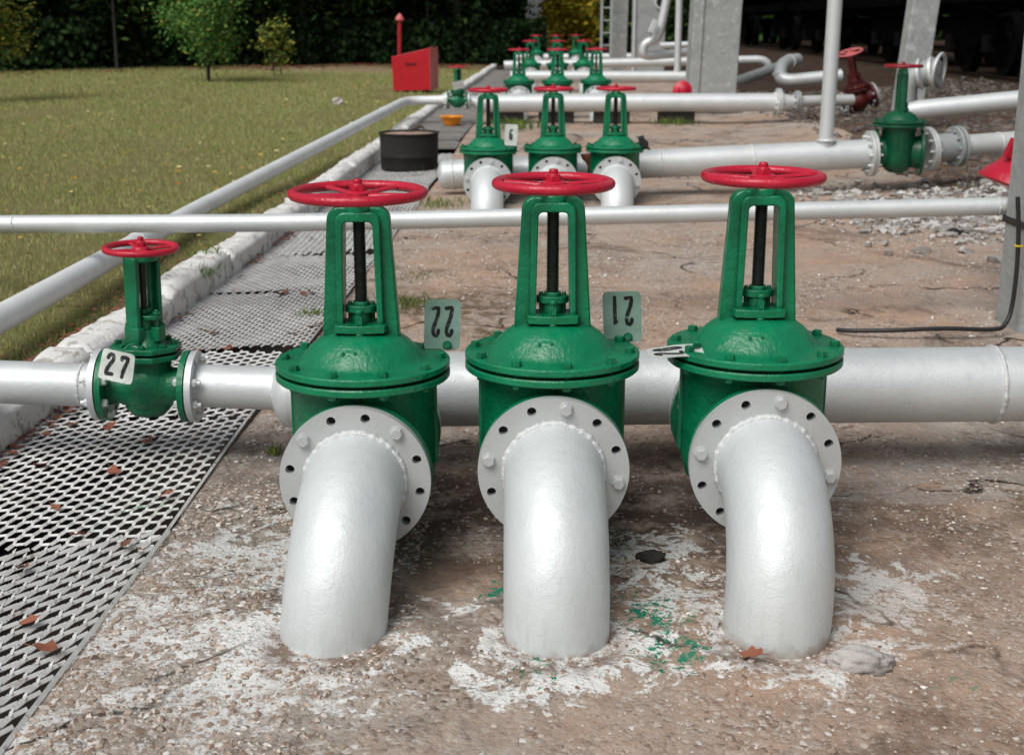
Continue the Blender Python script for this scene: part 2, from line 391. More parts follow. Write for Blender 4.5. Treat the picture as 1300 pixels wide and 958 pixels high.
# ------------------------------------------------------------------ mesh builder
class MB:
    def __init__(s): s.v = []; s.f = []
    def add(s, vs, fs, mat=None):
        b = len(s.v)
        s.v += [tuple(mat @ Vector(p)) if mat else tuple(p) for p in vs]
        s.f += [tuple(i + b for i in f) for f in fs]; return s
    def box(s, c, d, mat=None):
        x, y, z = c; a, b, h = d[0] / 2, d[1] / 2, d[2] / 2
        vs = [(x + i * a, y + j * b, z + k * h) for k in (-1, 1) for j in (-1, 1) for i in (-1, 1)]
        return s.add(vs, [(0, 2, 3, 1), (4, 5, 7, 6), (0, 1, 5, 4), (2, 6, 7, 3), (0, 4, 6, 2), (1, 3, 7, 5)], mat)
    def lathe(s, prof, n=48, mat=None, sx=1, sy=1, closed=False):
        vs = []; fs = []
        for r, z in prof:
            for i in range(n):
                a = 2 * PI * i / n
                vs.append((r * math.cos(a) * sx, r * math.sin(a) * sy, z))
        m = len(prof)
        for j in range(m - 1 + (1 if closed else 0)):
            j2 = (j + 1) % m
            for i in range(n):
                i2 = (i + 1) % n
                fs.append((j * n + i, j * n + i2, j2 * n + i2, j2 * n + i))
        if not closed:
            if prof[0][0] > 1e-6: fs.append(tuple(reversed(range(n))))
            if prof[-1][0] > 1e-6: fs.append(tuple((m - 1) * n + i for i in range(n)))
        return s.add(vs, fs, mat)
    def tube(s, pts, rad, n=24, caps=True, up=None):
        pts = [Vector(p) for p in pts]
        if not isinstance(rad, (list, tuple)): rad = [rad] * len(pts)
        vs = []; fs = []
        t0 = (pts[1] - pts[0]).normalized()
        nrm = t0.orthogonal().normalized()
        prev = t0
        for i, p in enumerate(pts):
            if i == 0: t = t0
            elif i == len(pts) - 1: t = (pts[i] - pts[i - 1]).normalized()
            else: t = ((pts[i + 1] - p).normalized() + (p - pts[i - 1]).normalized()).normalized()
            q = prev.rotation_difference(t); nrm = q @ nrm; prev = t
            nrm = (nrm - t * nrm.dot(t)).normalized(); bn = t.cross(nrm)
            for k in range(n):
                a = 2 * PI * k / n
                vs.append(p + (nrm * math.cos(a) + bn * math.sin(a)) * rad[i])
        for i in range(len(pts) - 1):
            for k in range(n):
                k2 = (k + 1) % n
                fs.append((i * n + k, i * n + k2, (i + 1) * n + k2, (i + 1) * n + k))
        if caps:
            fs.append(tuple(reversed(range(n)))); fs.append(tuple((len(pts) - 1) * n + k for k in range(n)))
        return s.add(vs, fs)
    def torus(s, R_, r, n=64, m=12, mat=None, rz=None, wob=0):
        vs = []; fs = []
        for i in range(n):
            a = 2 * PI * i / n
            w = 1 + (wob * random.uniform(-1, 1) if wob else 0)
            for j in range(m):
                b = 2 * PI * j / m
                rr = R_ + r * w * math.cos(b)
                vs.append((rr * math.cos(a), rr * math.sin(a), (rz or r) * w * math.sin(b)))
        for i in range(n):
            for j in range(m):
                i2, j2 = (i + 1) % n, (j + 1) % m
                fs.append((i * m + j, i2 * m + j, i2 * m + j2, i * m + j2))
        return s.add(vs, fs, mat)
    def prism(s, poly, z0, z1, mat=None):
        n = len(poly)
        vs = [(x, y, z0) for x, y in poly] + [(x, y, z1) for x, y in poly]
        fs = [tuple(reversed(range(n))), tuple(range(n, 2 * n))] + [(i, (i + 1) % n, n + (i + 1) % n, n + i) for i in range(n)]
        return s.add(vs, fs, mat)
    def build(s, name, mat, parent=None, smooth=35, bevel=0, loc=(0, 0, 0), segs=2):
        me = bpy.data.meshes.new(name); me.from_pydata(s.v, [], s.f); me.update()
        bm = bmesh.new(); bm.from_mesh(me)
        bmesh.ops.recalc_face_normals(bm, faces=bm.faces); bm.to_mesh(me); bm.free()
        if smooth is not None:
            me.shade_smooth()
            if smooth < 180: me.set_sharp_from_angle(angle=R(smooth))
        me.materials.append(mat)
        o = bpy.data.objects.new(name, me); C.objects.link(o); o.location = loc
        if parent: o.parent = parent
        if bevel:
            b = o.modifiers.new('bevel', 'BEVEL'); b.width = bevel; b.segments = segs; b.limit_method = 'ANGLE'; b.angle_limit = R(40)
        return o

def wedge(x): return 26.2 + .86 * max(0, x + 11.2) - .3 * min(0, x + 11.2)
def T(x=0, y=0, z=0): return Matrix.Translation((x, y, z))
def RX(a): return Matrix.Rotation(R(a), 4, 'X')
def RY(a): return Matrix.Rotation(R(a), 4, 'Y')
def RZ(a): return Matrix.Rotation(R(a), 4, 'Z')
def tag(o, label, cat, group=None):
    o['label'] = label; o['category'] = cat
    if group: o['group'] = group
    return o
def struct(o): o['kind'] = 'structure'; return o
def thing(name, label, cat, loc=(0, 0, 0), rot=(0, 0, 0), group=None, scale=1):
    o = bpy.data.objects.new(name, None); C.objects.link(o); o.empty_display_size = .1
    o.location = loc; o.rotation_euler = rot; o.scale = (scale,) * 3
    return tag(o, label, cat, group)
def copy_tree(o, parent=None):
    c = o.copy(); C.objects.link(c)
    if parent: c.parent = parent
    for ch in list(o.children):
        copy_tree(ch, c)
    return c
def dup(o, label, loc, rot=(0, 0, 0), scale=1, group=None):
    c = copy_tree(o); c['label'] = label; c.location = loc; c.rotation_euler = rot
    if scale: c.scale = (scale,) * 3
    if group: c['group'] = group
    return c

def hexbolt(mb, mat, r=.011, h=.008, washer=True):
    poly = [(r * math.cos(PI / 3 * i), r * math.sin(PI / 3 * i)) for i in range(6)]
    z = .0
    if washer:
        mb.lathe([(r * 1.12, 0), (r * 1.12, .0015)], 20, mat); z = .0015
    mb.prism([(x, y) for x, y in poly], z, z + h * .8, mat)
    mb.prism([(x * .88, y * .88) for x, y in poly], z + h * .8, z + h, mat)

def holed_disc(mb, ri, ro, rh, hr, n, y0, y1, a0=0, seg=6, axis='Y'):
    """flange ring with n real bolt holes, lying across the Y (or X) axis"""
    def P(r, a, t, y):
        x = r * math.cos(a); z = r * math.sin(a)
        return (x, y, z) if axis == 'Y' else (y, x, z)
    for y, flip in ((y0, 0), (y1, 1)):
        for k in range(n):
            a = a0 + 2 * PI * k / n; da = PI / n
            for sgn in (-1, 1):
                vs = []
                for i in range(seg + 1): vs.append(P(ri, a + sgn * da * (1 - i / seg), 0, y))
                # hole semicircle from inner side to outer side
                for i in range(9):
                    th = -PI / 2 + PI * i / 8
                    ru = rh + hr * math.sin(th); off = hr * math.cos(th) * sgn
                    cx, cz = ru * math.cos(a) - off * math.sin(a), ru * math.sin(a) + off * math.cos(a)
                    vs.append((cx, y, cz) if axis == 'Y' else (y, cx, cz))
                for i in range(seg + 1): vs.append(P(ro, a + sgn * da * (i / seg), 0, y))
                mb.add(vs, [tuple(range(len(vs)))])
    N = n * seg * 2
    for r in (ri, ro):
        vs = [P(r, a0 + 2 * PI * i / N, 0, y) for y in (y0, y1) for i in range(N)]
        mb.add(vs, [(i, (i + 1) % N, N + (i + 1) % N, N + i) for i in range(N)])
    for k in range(n):
        a = a0 + 2 * PI * k / n
        cx, cz = rh * math.cos(a), rh * math.sin(a)
        vs = []
        for y in (y0, y1):
            for i in range(16):
                th = 2 * PI * i / 16
                x, z = cx + hr * math.cos(th), cz + hr * math.sin(th)
                vs.append((x, y, z) if axis == 'Y' else (y, x, z))
        mb.add(vs, [(i, (i + 1) % 16, 16 + (i + 1) % 16, 16 + i) for i in range(16)])

def weld_ring(mb, r, w, mat, n=90, seed=1):
    rnd = random.Random(seed); vs = []; fs = []; m = 7
    for i in range(n):
        a = 2 * PI * i / n; ww = w * (1 + rnd.uniform(-.22, .3)) * (1 + .18 * math.sin(i * 1.9)); dr = rnd.uniform(-.0008, .0012)
        for j in range(m):
            b = 2 * PI * j / m
            rr = r + dr + ww * math.cos(b)
            vs.append((rr * math.cos(a), rr * math.sin(a), ww * math.sin(b)))
    for i in range(n):
        for j in range(m):
            i2, j2 = (i + 1) % n, (j + 1) % m
            fs.append((i * m + j, i2 * m + j, i2 * m + j2, i * m + j2))
    mb.add(vs, fs, mat)

# ------------------------------------------------------------------ the big rising-stem gate valve
AX = .17       # height of the flow axis over the foot of the valve
def make_wheel(root, z, Rw, nsp=5, mat=None, scale_r=1., nut=True, rot=0):
    mat = mat or M['red']
    w = MB()
    r = .0125 * scale_r
    w.torus(Rw - r, r, 80, 14, T(0, 0, z), rz=r * .92)
    hubz = z - .006
    w.lathe([(.012, hubz - .014), (.026 * scale_r, hubz - .014), (.029 * scale_r, hubz - .008), (.029 * scale_r, hubz + .008), (.024 * scale_r, hubz + .012), (.012, hubz + .012)], 28, None)
    for k in range(nsp):
        a = 2 * PI * k / nsp + rot
        d = Vector((math.cos(a), math.sin(a), 0)); s_ = Vector((-d.y, d.x, 0))
        pts = [d * (.022 * scale_r) + Vector((0, 0, hubz)), d * (Rw * .35) + Vector((0, 0, hubz + .003)), d * (Rw * .7) + Vector((0, 0, z - .001)), d * (Rw - r * 1.2) + Vector((0, 0, z))]
        hw = [.0105, .0085, .008, .0105]; hh = [.007, .0055, .005, .006]
        vs = []; fs = []
        for p, a_, b_ in zip(pts, hw, hh):
            a_ *= scale_r; b_ *= scale_r
            for i in range(10):
                th = 2 * PI * i / 10
                vs.append(p + s_ * (a_ * math.cos(th)) + Vector((0, 0, b_ * math.sin(th))))
        for j in range(3):
            for i in range(10):
                fs.append((j * 10 + i, j * 10 + (i + 1) % 10, (j + 1) * 10 + (i + 1) % 10, (j + 1) * 10 + i))
        w.add(vs, fs)
    o = w.build('handwheel', mat, root, 50)
    nt = MB()
    q = .019 * scale_r
    nt.prism([(q * math.cos(PI / 3 * i + .3), q * math.sin(PI / 3 * i + .3)) for i in range(6)], hubz + .012, hubz + .023)
    nt.lathe([(q * .78, hubz + .023), (q * .72, hubz + .026), (.0105 * scale_r, hubz + .026), (.0105 * scale_r, hubz + .036), (.008 * scale_r, hubz + .038)], 20)
    nt.build('nut', mat, o, 35, .0012)
    return o

def make_valve(label, Rw, green, red, group, nbolt=10, brot=0):
    root = thing('gate_valve', label, 'gate valve', group=group)
    g = green
    b = MB()
    # oval body with rounded belly
    prof = [(.02, AX - .150), (.075, AX - .145), (.115, AX - .125), (.150, AX - .09), (.163, AX - .04), (.165, AX + .183), (.171, AX + .190)]
    b.lathe(prof, 56, None, 1, .72)
    # through barrel to the two end flanges
    b.lathe([(.118, -.148), (.112, -.11), (.112, .11), (.118, .148)], 56, T(0, 0, AX) @ RX(90))
    for sx in (-1, 1):     # casting ribs
        b.box((sx * .167, 0, AX + .075), (.007, .014, .20))
    b.box((0, -.118, AX + .165), (.006, .012, .05))
    b.build('body', g, root, 40)
    for sy in (-1, 1):
        fl = MB()
        y0 = sy * .148; y1 = sy * .168
        holed_disc(fl, .105, .168, .146, .0105, 12, min(y0, y1), max(y0, y1), PI / 12 + .08)
        for v in range(len(fl.v)):
            x, y, z = fl.v[v]; fl.v[v] = (x, y, z + AX)
        fl.build('flange', g, root, 35)
    lp = MB()
    lp.lathe([(.1, AX + .188), (.199, AX + .188), (.202, AX + .191), (.202, AX + .202), (.199, AX + .205), (.1, AX + .205)], 72, None, 1, .93)
    low = lp.build('lower_bonnet_flange', g, root, 35)
    gp = MB(); gp.lathe([(.1, AX + .204), (.183, AX + .204), (.183, AX + .213), (.1, AX + .213)], 60, None, 1, .93)
    gp.build('gasket_dark_fill', M['gap'], root, 35)
    bn = MB()
    bn.lathe([(.1, AX + .212), (.199, AX + .212), (.202, AX + .215), (.202, AX + .226), (.1985, AX + .229), (.152, AX + .230), (.1445, AX + .233),
              (.137, AX + .241), (.126, AX + .255), (.108, AX + .272), (.088, AX + .286), (.068, AX + .294), (.05, AX + .297), (.03, AX + .298)], 72, None, 1, .93)
    for sx in (-.032, -.004): bn.box((sx, -.105, AX + .263), (.005, .006, .016), T(0, 0, 0))
    bon = bn.build('bonnet', g, root, 40)
    for k in range(nbolt):
        a = 2 * PI * (k + .5) / nbolt + brot
        m = T(.181 * math.cos(a), .181 * .93 * math.sin(a), AX + .228) @ RZ(random.uniform(0, 60))
        hb = MB(); hexbolt(hb, m, .0118, .0115)
        m2 = T(.181 * math.cos(a), .181 * .93 * math.sin(a), AX + .189) @ RX(180) @ RZ(random.uniform(0, 60))
        hexbolt(hb, m2, .0118, .010)
        hb.lathe([(.006, 0), (.006, .042)], 10, T(.181 * math.cos(a), .181 * .93 * math.sin(a), AX + .188))
        hb.build('bolt', g, bon, 30)
    # yoke: flat outer legs with a raised frame round the window
    yk = MB()
    z0, z1 = AX + .270, AX + .584
    wo0, wo1 = .089, .071
    def outline(w0, w1, zt, zb, rad):
        pts = [(-w0, zb)]
        pts.append((-w1, zt - rad))
        for i in range(1, 7):
            a = PI - PI / 2 * i / 6
            pts.append((-w1 + rad + rad * math.cos(a), zt - rad + rad * math.sin(a)))
        for i in range(0, 7):
            a = PI / 2 - PI / 2 * i / 6
            pts.append((w1 - rad + rad * math.cos(a), zt - rad + rad * math.sin(a)))
        pts.append((w0, zb)); return pts
    def frame(mb, o, i, hy):
        n = len(o)
        vs = [(x, -hy, z) for x, z in o] + [(x, -hy, z) for x, z in i] + [(x, hy, z) for x, z in o] + [(x, hy, z) for x, z in i]
        fs = []
        for k in range(n):
            k2 = (k + 1) % n
            fs.append((k, k2, n + k2, n + k)); fs.append((2 * n + k, 3 * n + k, 3 * n + k2, 2 * n + k2))
            fs.append((k, 2 * n + k, 2 * n + k2, k2)); fs.append((n + k, n + k2, 3 * n + k2, 3 * n + k))
        mb.add(vs, fs)
    inner = outline(.040, .034, AX + .552, z0 + .03, .012)
    frame(yk, outline(wo0, wo1, z1, z0, .030), inner, .019)
    frame(yk, outline(.054, .050, AX + .574, z0 + .012, .022), outline(.0395, .0335, AX + .5515, z0 + .031, .0115), .034)
    yk.lathe([(.026, z1 - .03), (.034, z1 - .012), (.034, z1 + .004), (.026, z1 + .012), (.012, z1 + .012)], 28)
    yk.build('yoke', g, root, 50, .004, segs=2)
    st = MB(); vs = []
    # screw thread as a finely ribbed rod
    prof = []
    z = AX + .36
    while z < AX + .59:
        prof += [(.0145, z), (.0145, z + .0014), (.0122, z + .0028), (.0122, z + .0036)]; z += .0050
    st.lathe([(.012, AX + .30), (.012, AX + .36)] + prof + [(.012, z)], 24)
    st.build('stem', M['thread'], root, 30)
    gl = MB()
    # clamp bar at the foot of the window, and the gland follower above it
    gl.add([], [])
    bar = [(-.060, -.030), (-.056, -.048), (-.025, -.056), (.025, -.056), (.056, -.048), (.060, -.030), (.05, .03), (-.05, .03)]
    gl.prism(bar, AX + .300, AX + .318)
    foll = []
    for i in range(24):
        a = 2 * PI * i / 24
        foll.append((.036 * math.cos(a) * (1 if abs(math.cos(a)) < .8 else 1.03), .026 * math.sin(a)))
    gl.prism(foll, AX + .341, AX + .357)
    gl.lathe([(.024, AX + .30), (.024, AX + .342)], 24)
    gl.lathe([(.020, AX + .356), (.019, AX + .366), (.013, AX + .366)], 24)
    for sx in (-.005, .005): gl.box((sx, -.048, AX + .322), (.004, .010, .034))
    gl.lathe([(.006, 0), (.006, .028), (.009, .028), (.009, .036)], 12, T(0, -.046, AX + .318))
    gl.lathe([(.011, 0), (.011, .008), (.004, .010)], 12, T(0, -.046, AX + .292))
    for sx in (-.026, .026):
        gl.lathe([(.005, 0), (.005, .06)], 10, T(sx, .0, AX + .305))
    gl.build('gland', g, root, 40, .003)
    make_wheel(root, AX + .613, Rw, 5, red, 1., rot=random.uniform(0, 1))
    return root

def make_elbow(label, group, clock=0, bolts=(2, 5, 8, 11), R_b=.245, leg=.12, r=.1095):
    """bolted flange with a bend that turns down into the slab; origin where the bend meets the ground"""
    root = thing('pipe_elbow', label, 'pipe bend', group=group)
    # built with the flange centre at (0,0,AX) facing -Y at y=0, then the whole thing is placed by flange
    f = MB()
    holed_disc(f, .10, .168, .146, .0105, 12, -.022, 0.0, PI / 12 + .08)
    f.v = [(x, y, z + AX) for x, y, z in f.v]
    fl = f.build('flange', M['silver_flange'], root, 35)
    gk = MB(); gk.lathe([(.10, -.0015), (.160, -.0015), (.160, .0005), (.10, .0005)], 48, T(0, .0012, AX) @ RX(90)); gk.build('gasket_dark_fill', M['gap'], root, 35)  # black disc added behind the bolt holes to make them dark
    for k in bolts:
        a = PI / 12 + .08 + 2 * PI * k / 12
        mb = MB()
        hexbolt(mb, T(.146 * math.cos(a), -.022, AX + .146 * math.sin(a)) @ RX(90) @ RZ(random.uniform(0, 60)), .0145, .012)
        mb.build('bolt', M['silver_flange'], fl, 30, .001)
    m = MB()
    cs, sn = math.cos(R(clock)), math.sin(R(clock))
    pts = [Vector((0, -.004, 0)), Vector((0, -.03, 0))]
    for i in range(1, 19):
        a = PI / 2 * i / 18
        pts.append(Vector((0, -.03 - R_b * math.sin(a), -R_b * (1 - math.cos(a)))))
    pts.append(Vector((0, -.03 - R_b, -R_b - leg)))
    pts = [Vector((p.x * cs + p.z * sn, p.y, -p.x * sn + p.z * cs)) + Vector((0, 0, AX)) for p in pts]
    m.tube(pts, r, 56)
    m.build('bend', M['silver_bend'], root, 60)
    w = MB(); weld_ring(w, r + .001, .0062, T(0, -.0255, AX) @ RX(90), 110, 3)
    w.build('weld_bead', M['bead'], root, 70)
    return root

VG = 'large green gate valves in rows'
EG = 'silver pipe bends on the large valves'
v22 = make_valve('large green gate valve with the widest red handwheel, carries upside-down 22 plate', .157, M['green'], M['red'], VG, 10, .35)
v21 = make_valve('large green gate valve in the middle of the nearest row, carries upside-down 21 plate', .139, M['green'], M['red'], VG, 10, .15)
YV = 2.79
v22.location = (-.346, YV, .235 - AX); v21.location = (.093, YV, .257 - AX)
v20 = dup(v21, 'large green gate valve rightmost of the nearest row, flat worn number tag on its bonnet', (.562, YV, .272 - AX))
e22 = make_elbow('thick silver pipe bend before valve 22, leaning left into the slab', EG, 5, (1, 4, 9))
e22.location = (-.348, YV - .1705, .235 - AX)
e21 = make_elbow('thick silver pipe bend before valve 21, middle of the three nearest', EG, 0, (2, 5, 11, 8))
e21.location = (.092, YV - .1705, .257 - AX)
e20 = make_elbow('thick silver pipe bend before the rightmost near valve, rust specks on its flange', EG, 3.2, (2, 5, 11))
e20.location = (.56, YV - .1705, .272 - AX)

rows = [
    (8.70, [-.164, .284, .714], [.155, .162, .165], 1., 'second row'),
    (15.2, [.083, .543, 1.005], [.33, .33, .335], .93, 'third row'),
    (21.0, [.298, .750, 1.18], [.345, .345, .35], .93, 'fourth row'),
    (28.0, [.53, .96, 1.40], [.36, .36, .365], .93, 'farthest row')]
pos = ['leftmost', 'middle', 'rightmost']
for Y, xs, zs, sc, nm in rows:
    for i in range(3):
        a = (zs[i] - AX * sc)
        rz = random.uniform(-.06, .06)
        dup(v21, f'green gate valve, {pos[i]} of the {nm} from the camera', (xs[i], Y, a), (0, 0, rz), sc)
        e = dup(e21, f'silver pipe bend of the {pos[i]} valve in the {nm}', (xs[i], Y - .1705 * sc, a), (0, 0, rz), sc)

# the valve lying in the row-two line at the right
vr = dup(v21, 'dark green gate valve seen side-on in the second silver main, at right', (at(1139, 190, 9.15).x, 9.15, .30 - AX), (0, 0, R(82)), 1)

def recolour(o, src, new):
    for c in o.children:
        if c.type == 'MESH' and c.data.materials[0] == src:
            c.material_slots[0].link = 'OBJECT'; c.material_slots[0].material = new
        recolour(c, src, new)
M['green_deep'] = paint('green_enamel_deep', (.001, .10, .042), (.001, .06, .026), .33, chips=.74, chipc=(.01, .02, .015))
M['red_deep'] = paint('red_enamel_deep', (.30, .008, .018), (.2, .006, .012), .35)
recolour(vr, M['green'], M['green_deep']); recolour(vr, M['red'], M['red_deep'])  # darker green and red on this valve alone
# ------------------------------------------------------------------ small valves with numbered tags
def make_small(label, green, red, cat='gate valve', group='small gate valves on the thin lines', white='silver'):
    root = thing('small_gate_valve', label, cat, group=group)
    A = .11
    b = MB()
    b.lathe([(.056, -.105), (.052, -.075), (.060, -.045), (.076, -.02), (.079, 0), (.076, .02), (.060, .045), (.052, .075), (.056, .105)], 40, T(0, 0, A) @ RY(90))
    b.lathe([(.02, A - .088), (.045, A - .082), (.064, A - .06), (.070, A - .02), (.066, A + .04), (.068, A + .085)], 40, None, 1, .85)
    b.build('body', green, root, 45)
    for sx in (-1, 1):
        f = MB(); holed_disc(f, .045, .100, .081, .008, 8, *( (-.120, -.104) if sx < 0 else (.104, .120)), a0=PI / 8, axis='X')
        f.v = [(x, y, z + A) for x, y, z in f.v]
        f.build('flange', green, root, 35)
        f = MB(); holed_disc(f, .05, .100, .081, .008, 8, *((-.141, -.124) if sx < 0 else (.124, .141)), a0=PI / 8, axis='X')
        f.v = [(x, y, z + A) for x, y, z in f.v]
        cf = f.build('counter_flange', M[white], root, 35)
        for k in range(8):
            if k in (2, 6): continue
            a = PI / 8 + PI / 4 * k
            hb = MB()
            hexbolt(hb, T(sx * .141, .081 * math.cos(a), A + .081 * math.sin(a)) @ RY(90 * sx), .012, .012)
            hb.lathe([(.0065, -.040), (.0065, .024)], 12, T(sx * .141, .081 * math.cos(a), A + .081 * math.sin(a)) @ RY(90 * sx))
            hexbolt(hb, T(sx * .104, .081 * math.cos(a), A + .081 * math.sin(a)) @ RY(-90 * sx), .0115, .011)
            hb.build('bolt', M[white], cf, 30)
    def octo(r, a0=PI / 8): return [(r * math.cos(a0 + PI / 4 * i), r * .9 * math.sin(a0 + PI / 4 * i)) for i in range(8)]
    p = MB(); p.prism(octo(.098), A + .083, A + .099); p.build('lower_bonnet_flange', green, root, 30, .0025)
    p = MB(); p.prism(octo(.08), A + .098, A + .107); p.build('gasket_dark_fill', M['gap'], root, 30)
    p = MB(); p.prism(octo(.098), A + .106, A + .121); p.lathe([(.055, A + .120), (.044, A + .135), (.036, A + .150), (.036, A + .165)], 32)
    bon = p.build('bonnet', green, root, 35, .0025)
    for k in range(8):
        a = PI / 4 * k + .1
        hb = MB(); hexbolt(hb, T(.076 * math.cos(a), .069 * math.sin(a), A + .1205) @ RZ(20 * k), .0095, .009); hb.build('bolt', green, bon, 30)
    # yoke with two T-section legs, clamp and gland
    y = MB()
    for s in (-1, 1):
        y.box((s * .039, 0, A + .245), (.013, .048, .245)); y.box((s * .029, 0, A + .245), (.022, .014, .245)); y.box((s * .036, 0, A + .150), (.026, .056, .05))
    y.lathe([(.022, A + .350), (.044, A + .356), (.044, A + .372), (.02, A + .380)], 28)
    o = y.build('yoke', green, root, 35, .003); o.rotation_euler = (0, 0, R(58))
    gmb = MB()
    gmb.prism([(-.052, -.012), (-.03, -.028), (.03, -.028), (.052, -.012), (.052, .012), (.03, .028), (-.03, .028), (-.052, .012)], A + .195, A + .207)
    gmb.lathe([(.030, A + .15), (.030, A + .197)], 20); gmb.lathe([(.020, A + .207), (.020, A + .222)], 20)
    for s in (-1, 1):
        gmb.lathe([(.006, A + .15), (.006, A + .222)], 10, T(s * .042, 0, 0)); gmb.lathe([(.011, A + .207), (.011, A + .216)], 6, T(s * .042, 0, 0))
        gmb.box((s * .045, 0, A + .155), (.028, .028, .04))
    o = gmb.build('gland', green, root, 35, .002); o.rotation_euler = (0, 0, R(-25))
    s = MB(); s.lathe([(.0095, A + .15), (.0095, A + .38)], 16); s.build('stem', M['thread'], root, 35)
    make_wheel(root, A + .388, .103, 4, red, .78, rot=.6)
    return root
YM = 3.34
sv = make_small('small green gate valve above the grating with a white 27 tag', M['green_small'], M['red'])
p27 = at(187, 489, YM)
sv.location = (p27.x, YM, p27.z - .11); sv.rotation_euler = (0, R(1.2), 0)
pf = at(581, 127, 14.3)
sv2 = dup(sv, 'small distant green valve above the orange helmet, with a blank white tag', (pf.x, 14.3, pf.z - .11), (0, 0, 0), .95)
pr = at(1094, 122, 15.2)
svr = make_small('dark red valve with pinkish tilted handwheel behind the vertical pole', M['darkred'], M['pink'], white='silver_dull')
svr.location = (pr.x, 15.2, pr.z - .20); svr.rotation_euler = (R(6), R(-17), R(8)); svr.scale = (1.5,) * 3

# ------------------------------------------------------------------ pipes
def pipe(name, label, cat, pts, r, mat='silver', seams=(), n=40, caps=True, group=None, bend=None, seed=0):
    """one pipe run with its weld seams as sub-meshes"""
    pts = [Vector(p) for p in pts]
    if bend:
        q = [pts[0]]
        for i in range(1, len(pts) - 1):
            a = (pts[i - 1] - pts[i]); b = (pts[i + 1] - pts[i])
            ba = min(bend, a.length * .45); bb = min(bend, b.length * .45)
            A_, B_ = pts[i] + a.normalized() * ba, pts[i] + b.normalized() * bb
            for k in range(9):
                t = k / 8; q.append(A_ * (1 - t) ** 2 + pts[i] * 2 * t * (1 - t) + B_ * t * t)
        q.append(pts[-1])
    else: q = pts
    m = MB(); m.tube(q, r, n, caps)
    o = m.build(name, M[mat], None, 40)
    tag(o, label, cat, group)
    for k, (t, seg) in enumerate(seams):
        a, b = pts[seg], pts[seg + 1]; p = a.lerp(b, t)
        w = MB()
        rot = (b - a).to_track_quat('Z', 'Y').to_matrix().to_4x4()
        weld_ring(w, r, r * .035 + .0018, Matrix.Translation(p) @ rot, 80, 9 + k)
        w.build('weld_seam', M['bead'], o, 70)
    return o
def flange_pair(parent, c, d, r, ri, nb=10, mat='silver_dull', gap=.02, th=.02):
    """bolted pair of plain pipe flanges"""
    d = Vector(d).normalized(); rot = d.to_track_quat('Z', 'Y').to_matrix().to_4x4()
    for s in (-1, 1):
        f = MB(); f.lathe([(ri, s * gap / 2), (r, s * gap / 2), (r, s * (gap / 2 + th)), (ri, s * (gap / 2 + th))], 48, Matrix.Translation(c) @ rot)
        f.build('flange', M[mat], parent, 35, .002)
    for k in range(nb):
        a = 2 * PI * k / nb; f = MB()
        f.lathe([(.010, -.05), (.010, .05)], 6, Matrix.Translation(c) @ rot @ T((r + ri) / 2 * math.cos(a), (r + ri) / 2 * math.sin(a), 0))
        f.build('bolt', M[mat], parent, 30)

# first main behind the near valves, with its domed left end
zl, zr = .222, .252
XL = at(372, 500, YM).x
main1 = thing('main_pipe', 'thick silver main pipe running behind the three nearest valves', 'pipe', (XL, YM, 0))
mm = MB()
def zmain(x): return zl + (zr - zl) * (x - XL) / 3.2
mm.tube([(0, 0, zl), (.6, 0, zmain(XL + .6)), (1.4, 0, zmain(XL + 1.4)), (4.2, 0, zmain(XL + 4.2))], .1045, 56)
mm.build('barrel', M['silver'], main1, 50)
cp = MB(); cp.lathe([(.1045, 0), (.1035, -.012), (.095, -.028), (.080, -.040), (.06, -.047), (.03, -.05)], 48, T(0, 0, zl) @ RY(90))
cp.build('end_cap', M['silver'], main1, 60)
for i, (vx, vz) in enumerate([(-.346, .235), (.093, .257), (.562, .272)]):
    sp = MB(); sp.tube([(vx - XL, -(YM - YV) + .190, vz), (vx - XL, -.05, zmain(vx))], .108, 40)
    sp.build('branch', M['silver'], main1, 50)
    f = MB(); holed_disc(f, .09, .168, .146, .0105, 12, .170, .192, PI / 12 + .08)
    f.v = [(x + vx - XL, y - (YM - YV), z + vz) for x, y, z in f.v]
    f.build('branch_flange', M['silver'], main1, 35)
for x in (.30, 1.955):
    w = MB(); weld_ring(w, .1045, .0065, T(x, 0, zmain(XL + x)) @ RY(90), 80, int(x * 10)); w.build('weld_seam', M['bead'], main1, 70)

xa = p27.x + .135
p1 = pipe('thin_pipe', 'short silver pipe between the 27-tagged valve and the thick main', 'pipe', [(xa, YM, p27.z), (XL - .035, YM, zl + .005)], .0605, seams=[(.04, 0), (.96, 0)])
XK = -1.86
p2 = pipe('thin_pipe', 'silver pipe entering from the left frame edge to the 27-tagged valve', 'pipe', [(p27.x - .135, YM, p27.z), (XK - .0, YM, .262)], .0605, seams=[(.06, 0)])

# pipe along the kerb: rises gently, then turns right over the kerb to the second small valve
kp0 = Vector((-2.22, -1.5, .155)); kp1 = at(0, 405, 4.25); kp2 = at(258, 263, 6.35); kp3 = at(515, 128, 14.3)
kerbpipe = pipe('kerb_pipe', 'long silver pipe running away beside the kerb and grass', 'pipe',
    [kp0, kp1, at(258, 262, 7.3), kp3, Vector((pf.x - .13, 14.3, pf.z))], .050, 'silver_line', bend=.28, seams=[(.55, 1), (.6, 2), (.8, 2)])
# long thin pipe crossing the whole picture at mid height
lp0 = at(-260, 286, 5.2); lp1 = at(360, 283, 5.2); lp2 = at(800, 273, 5.2); lp3 = at(1302, 261, 5.2)
longp = pipe('crossing_pipe', 'long thin silver pipe crossing the whole view behind the near handwheels', 'pipe', [lp0, lp1, lp2, lp3], .038, 'silver', seams=[(.45, 0), (.93, 2), (.3, 1)], bend=.3)

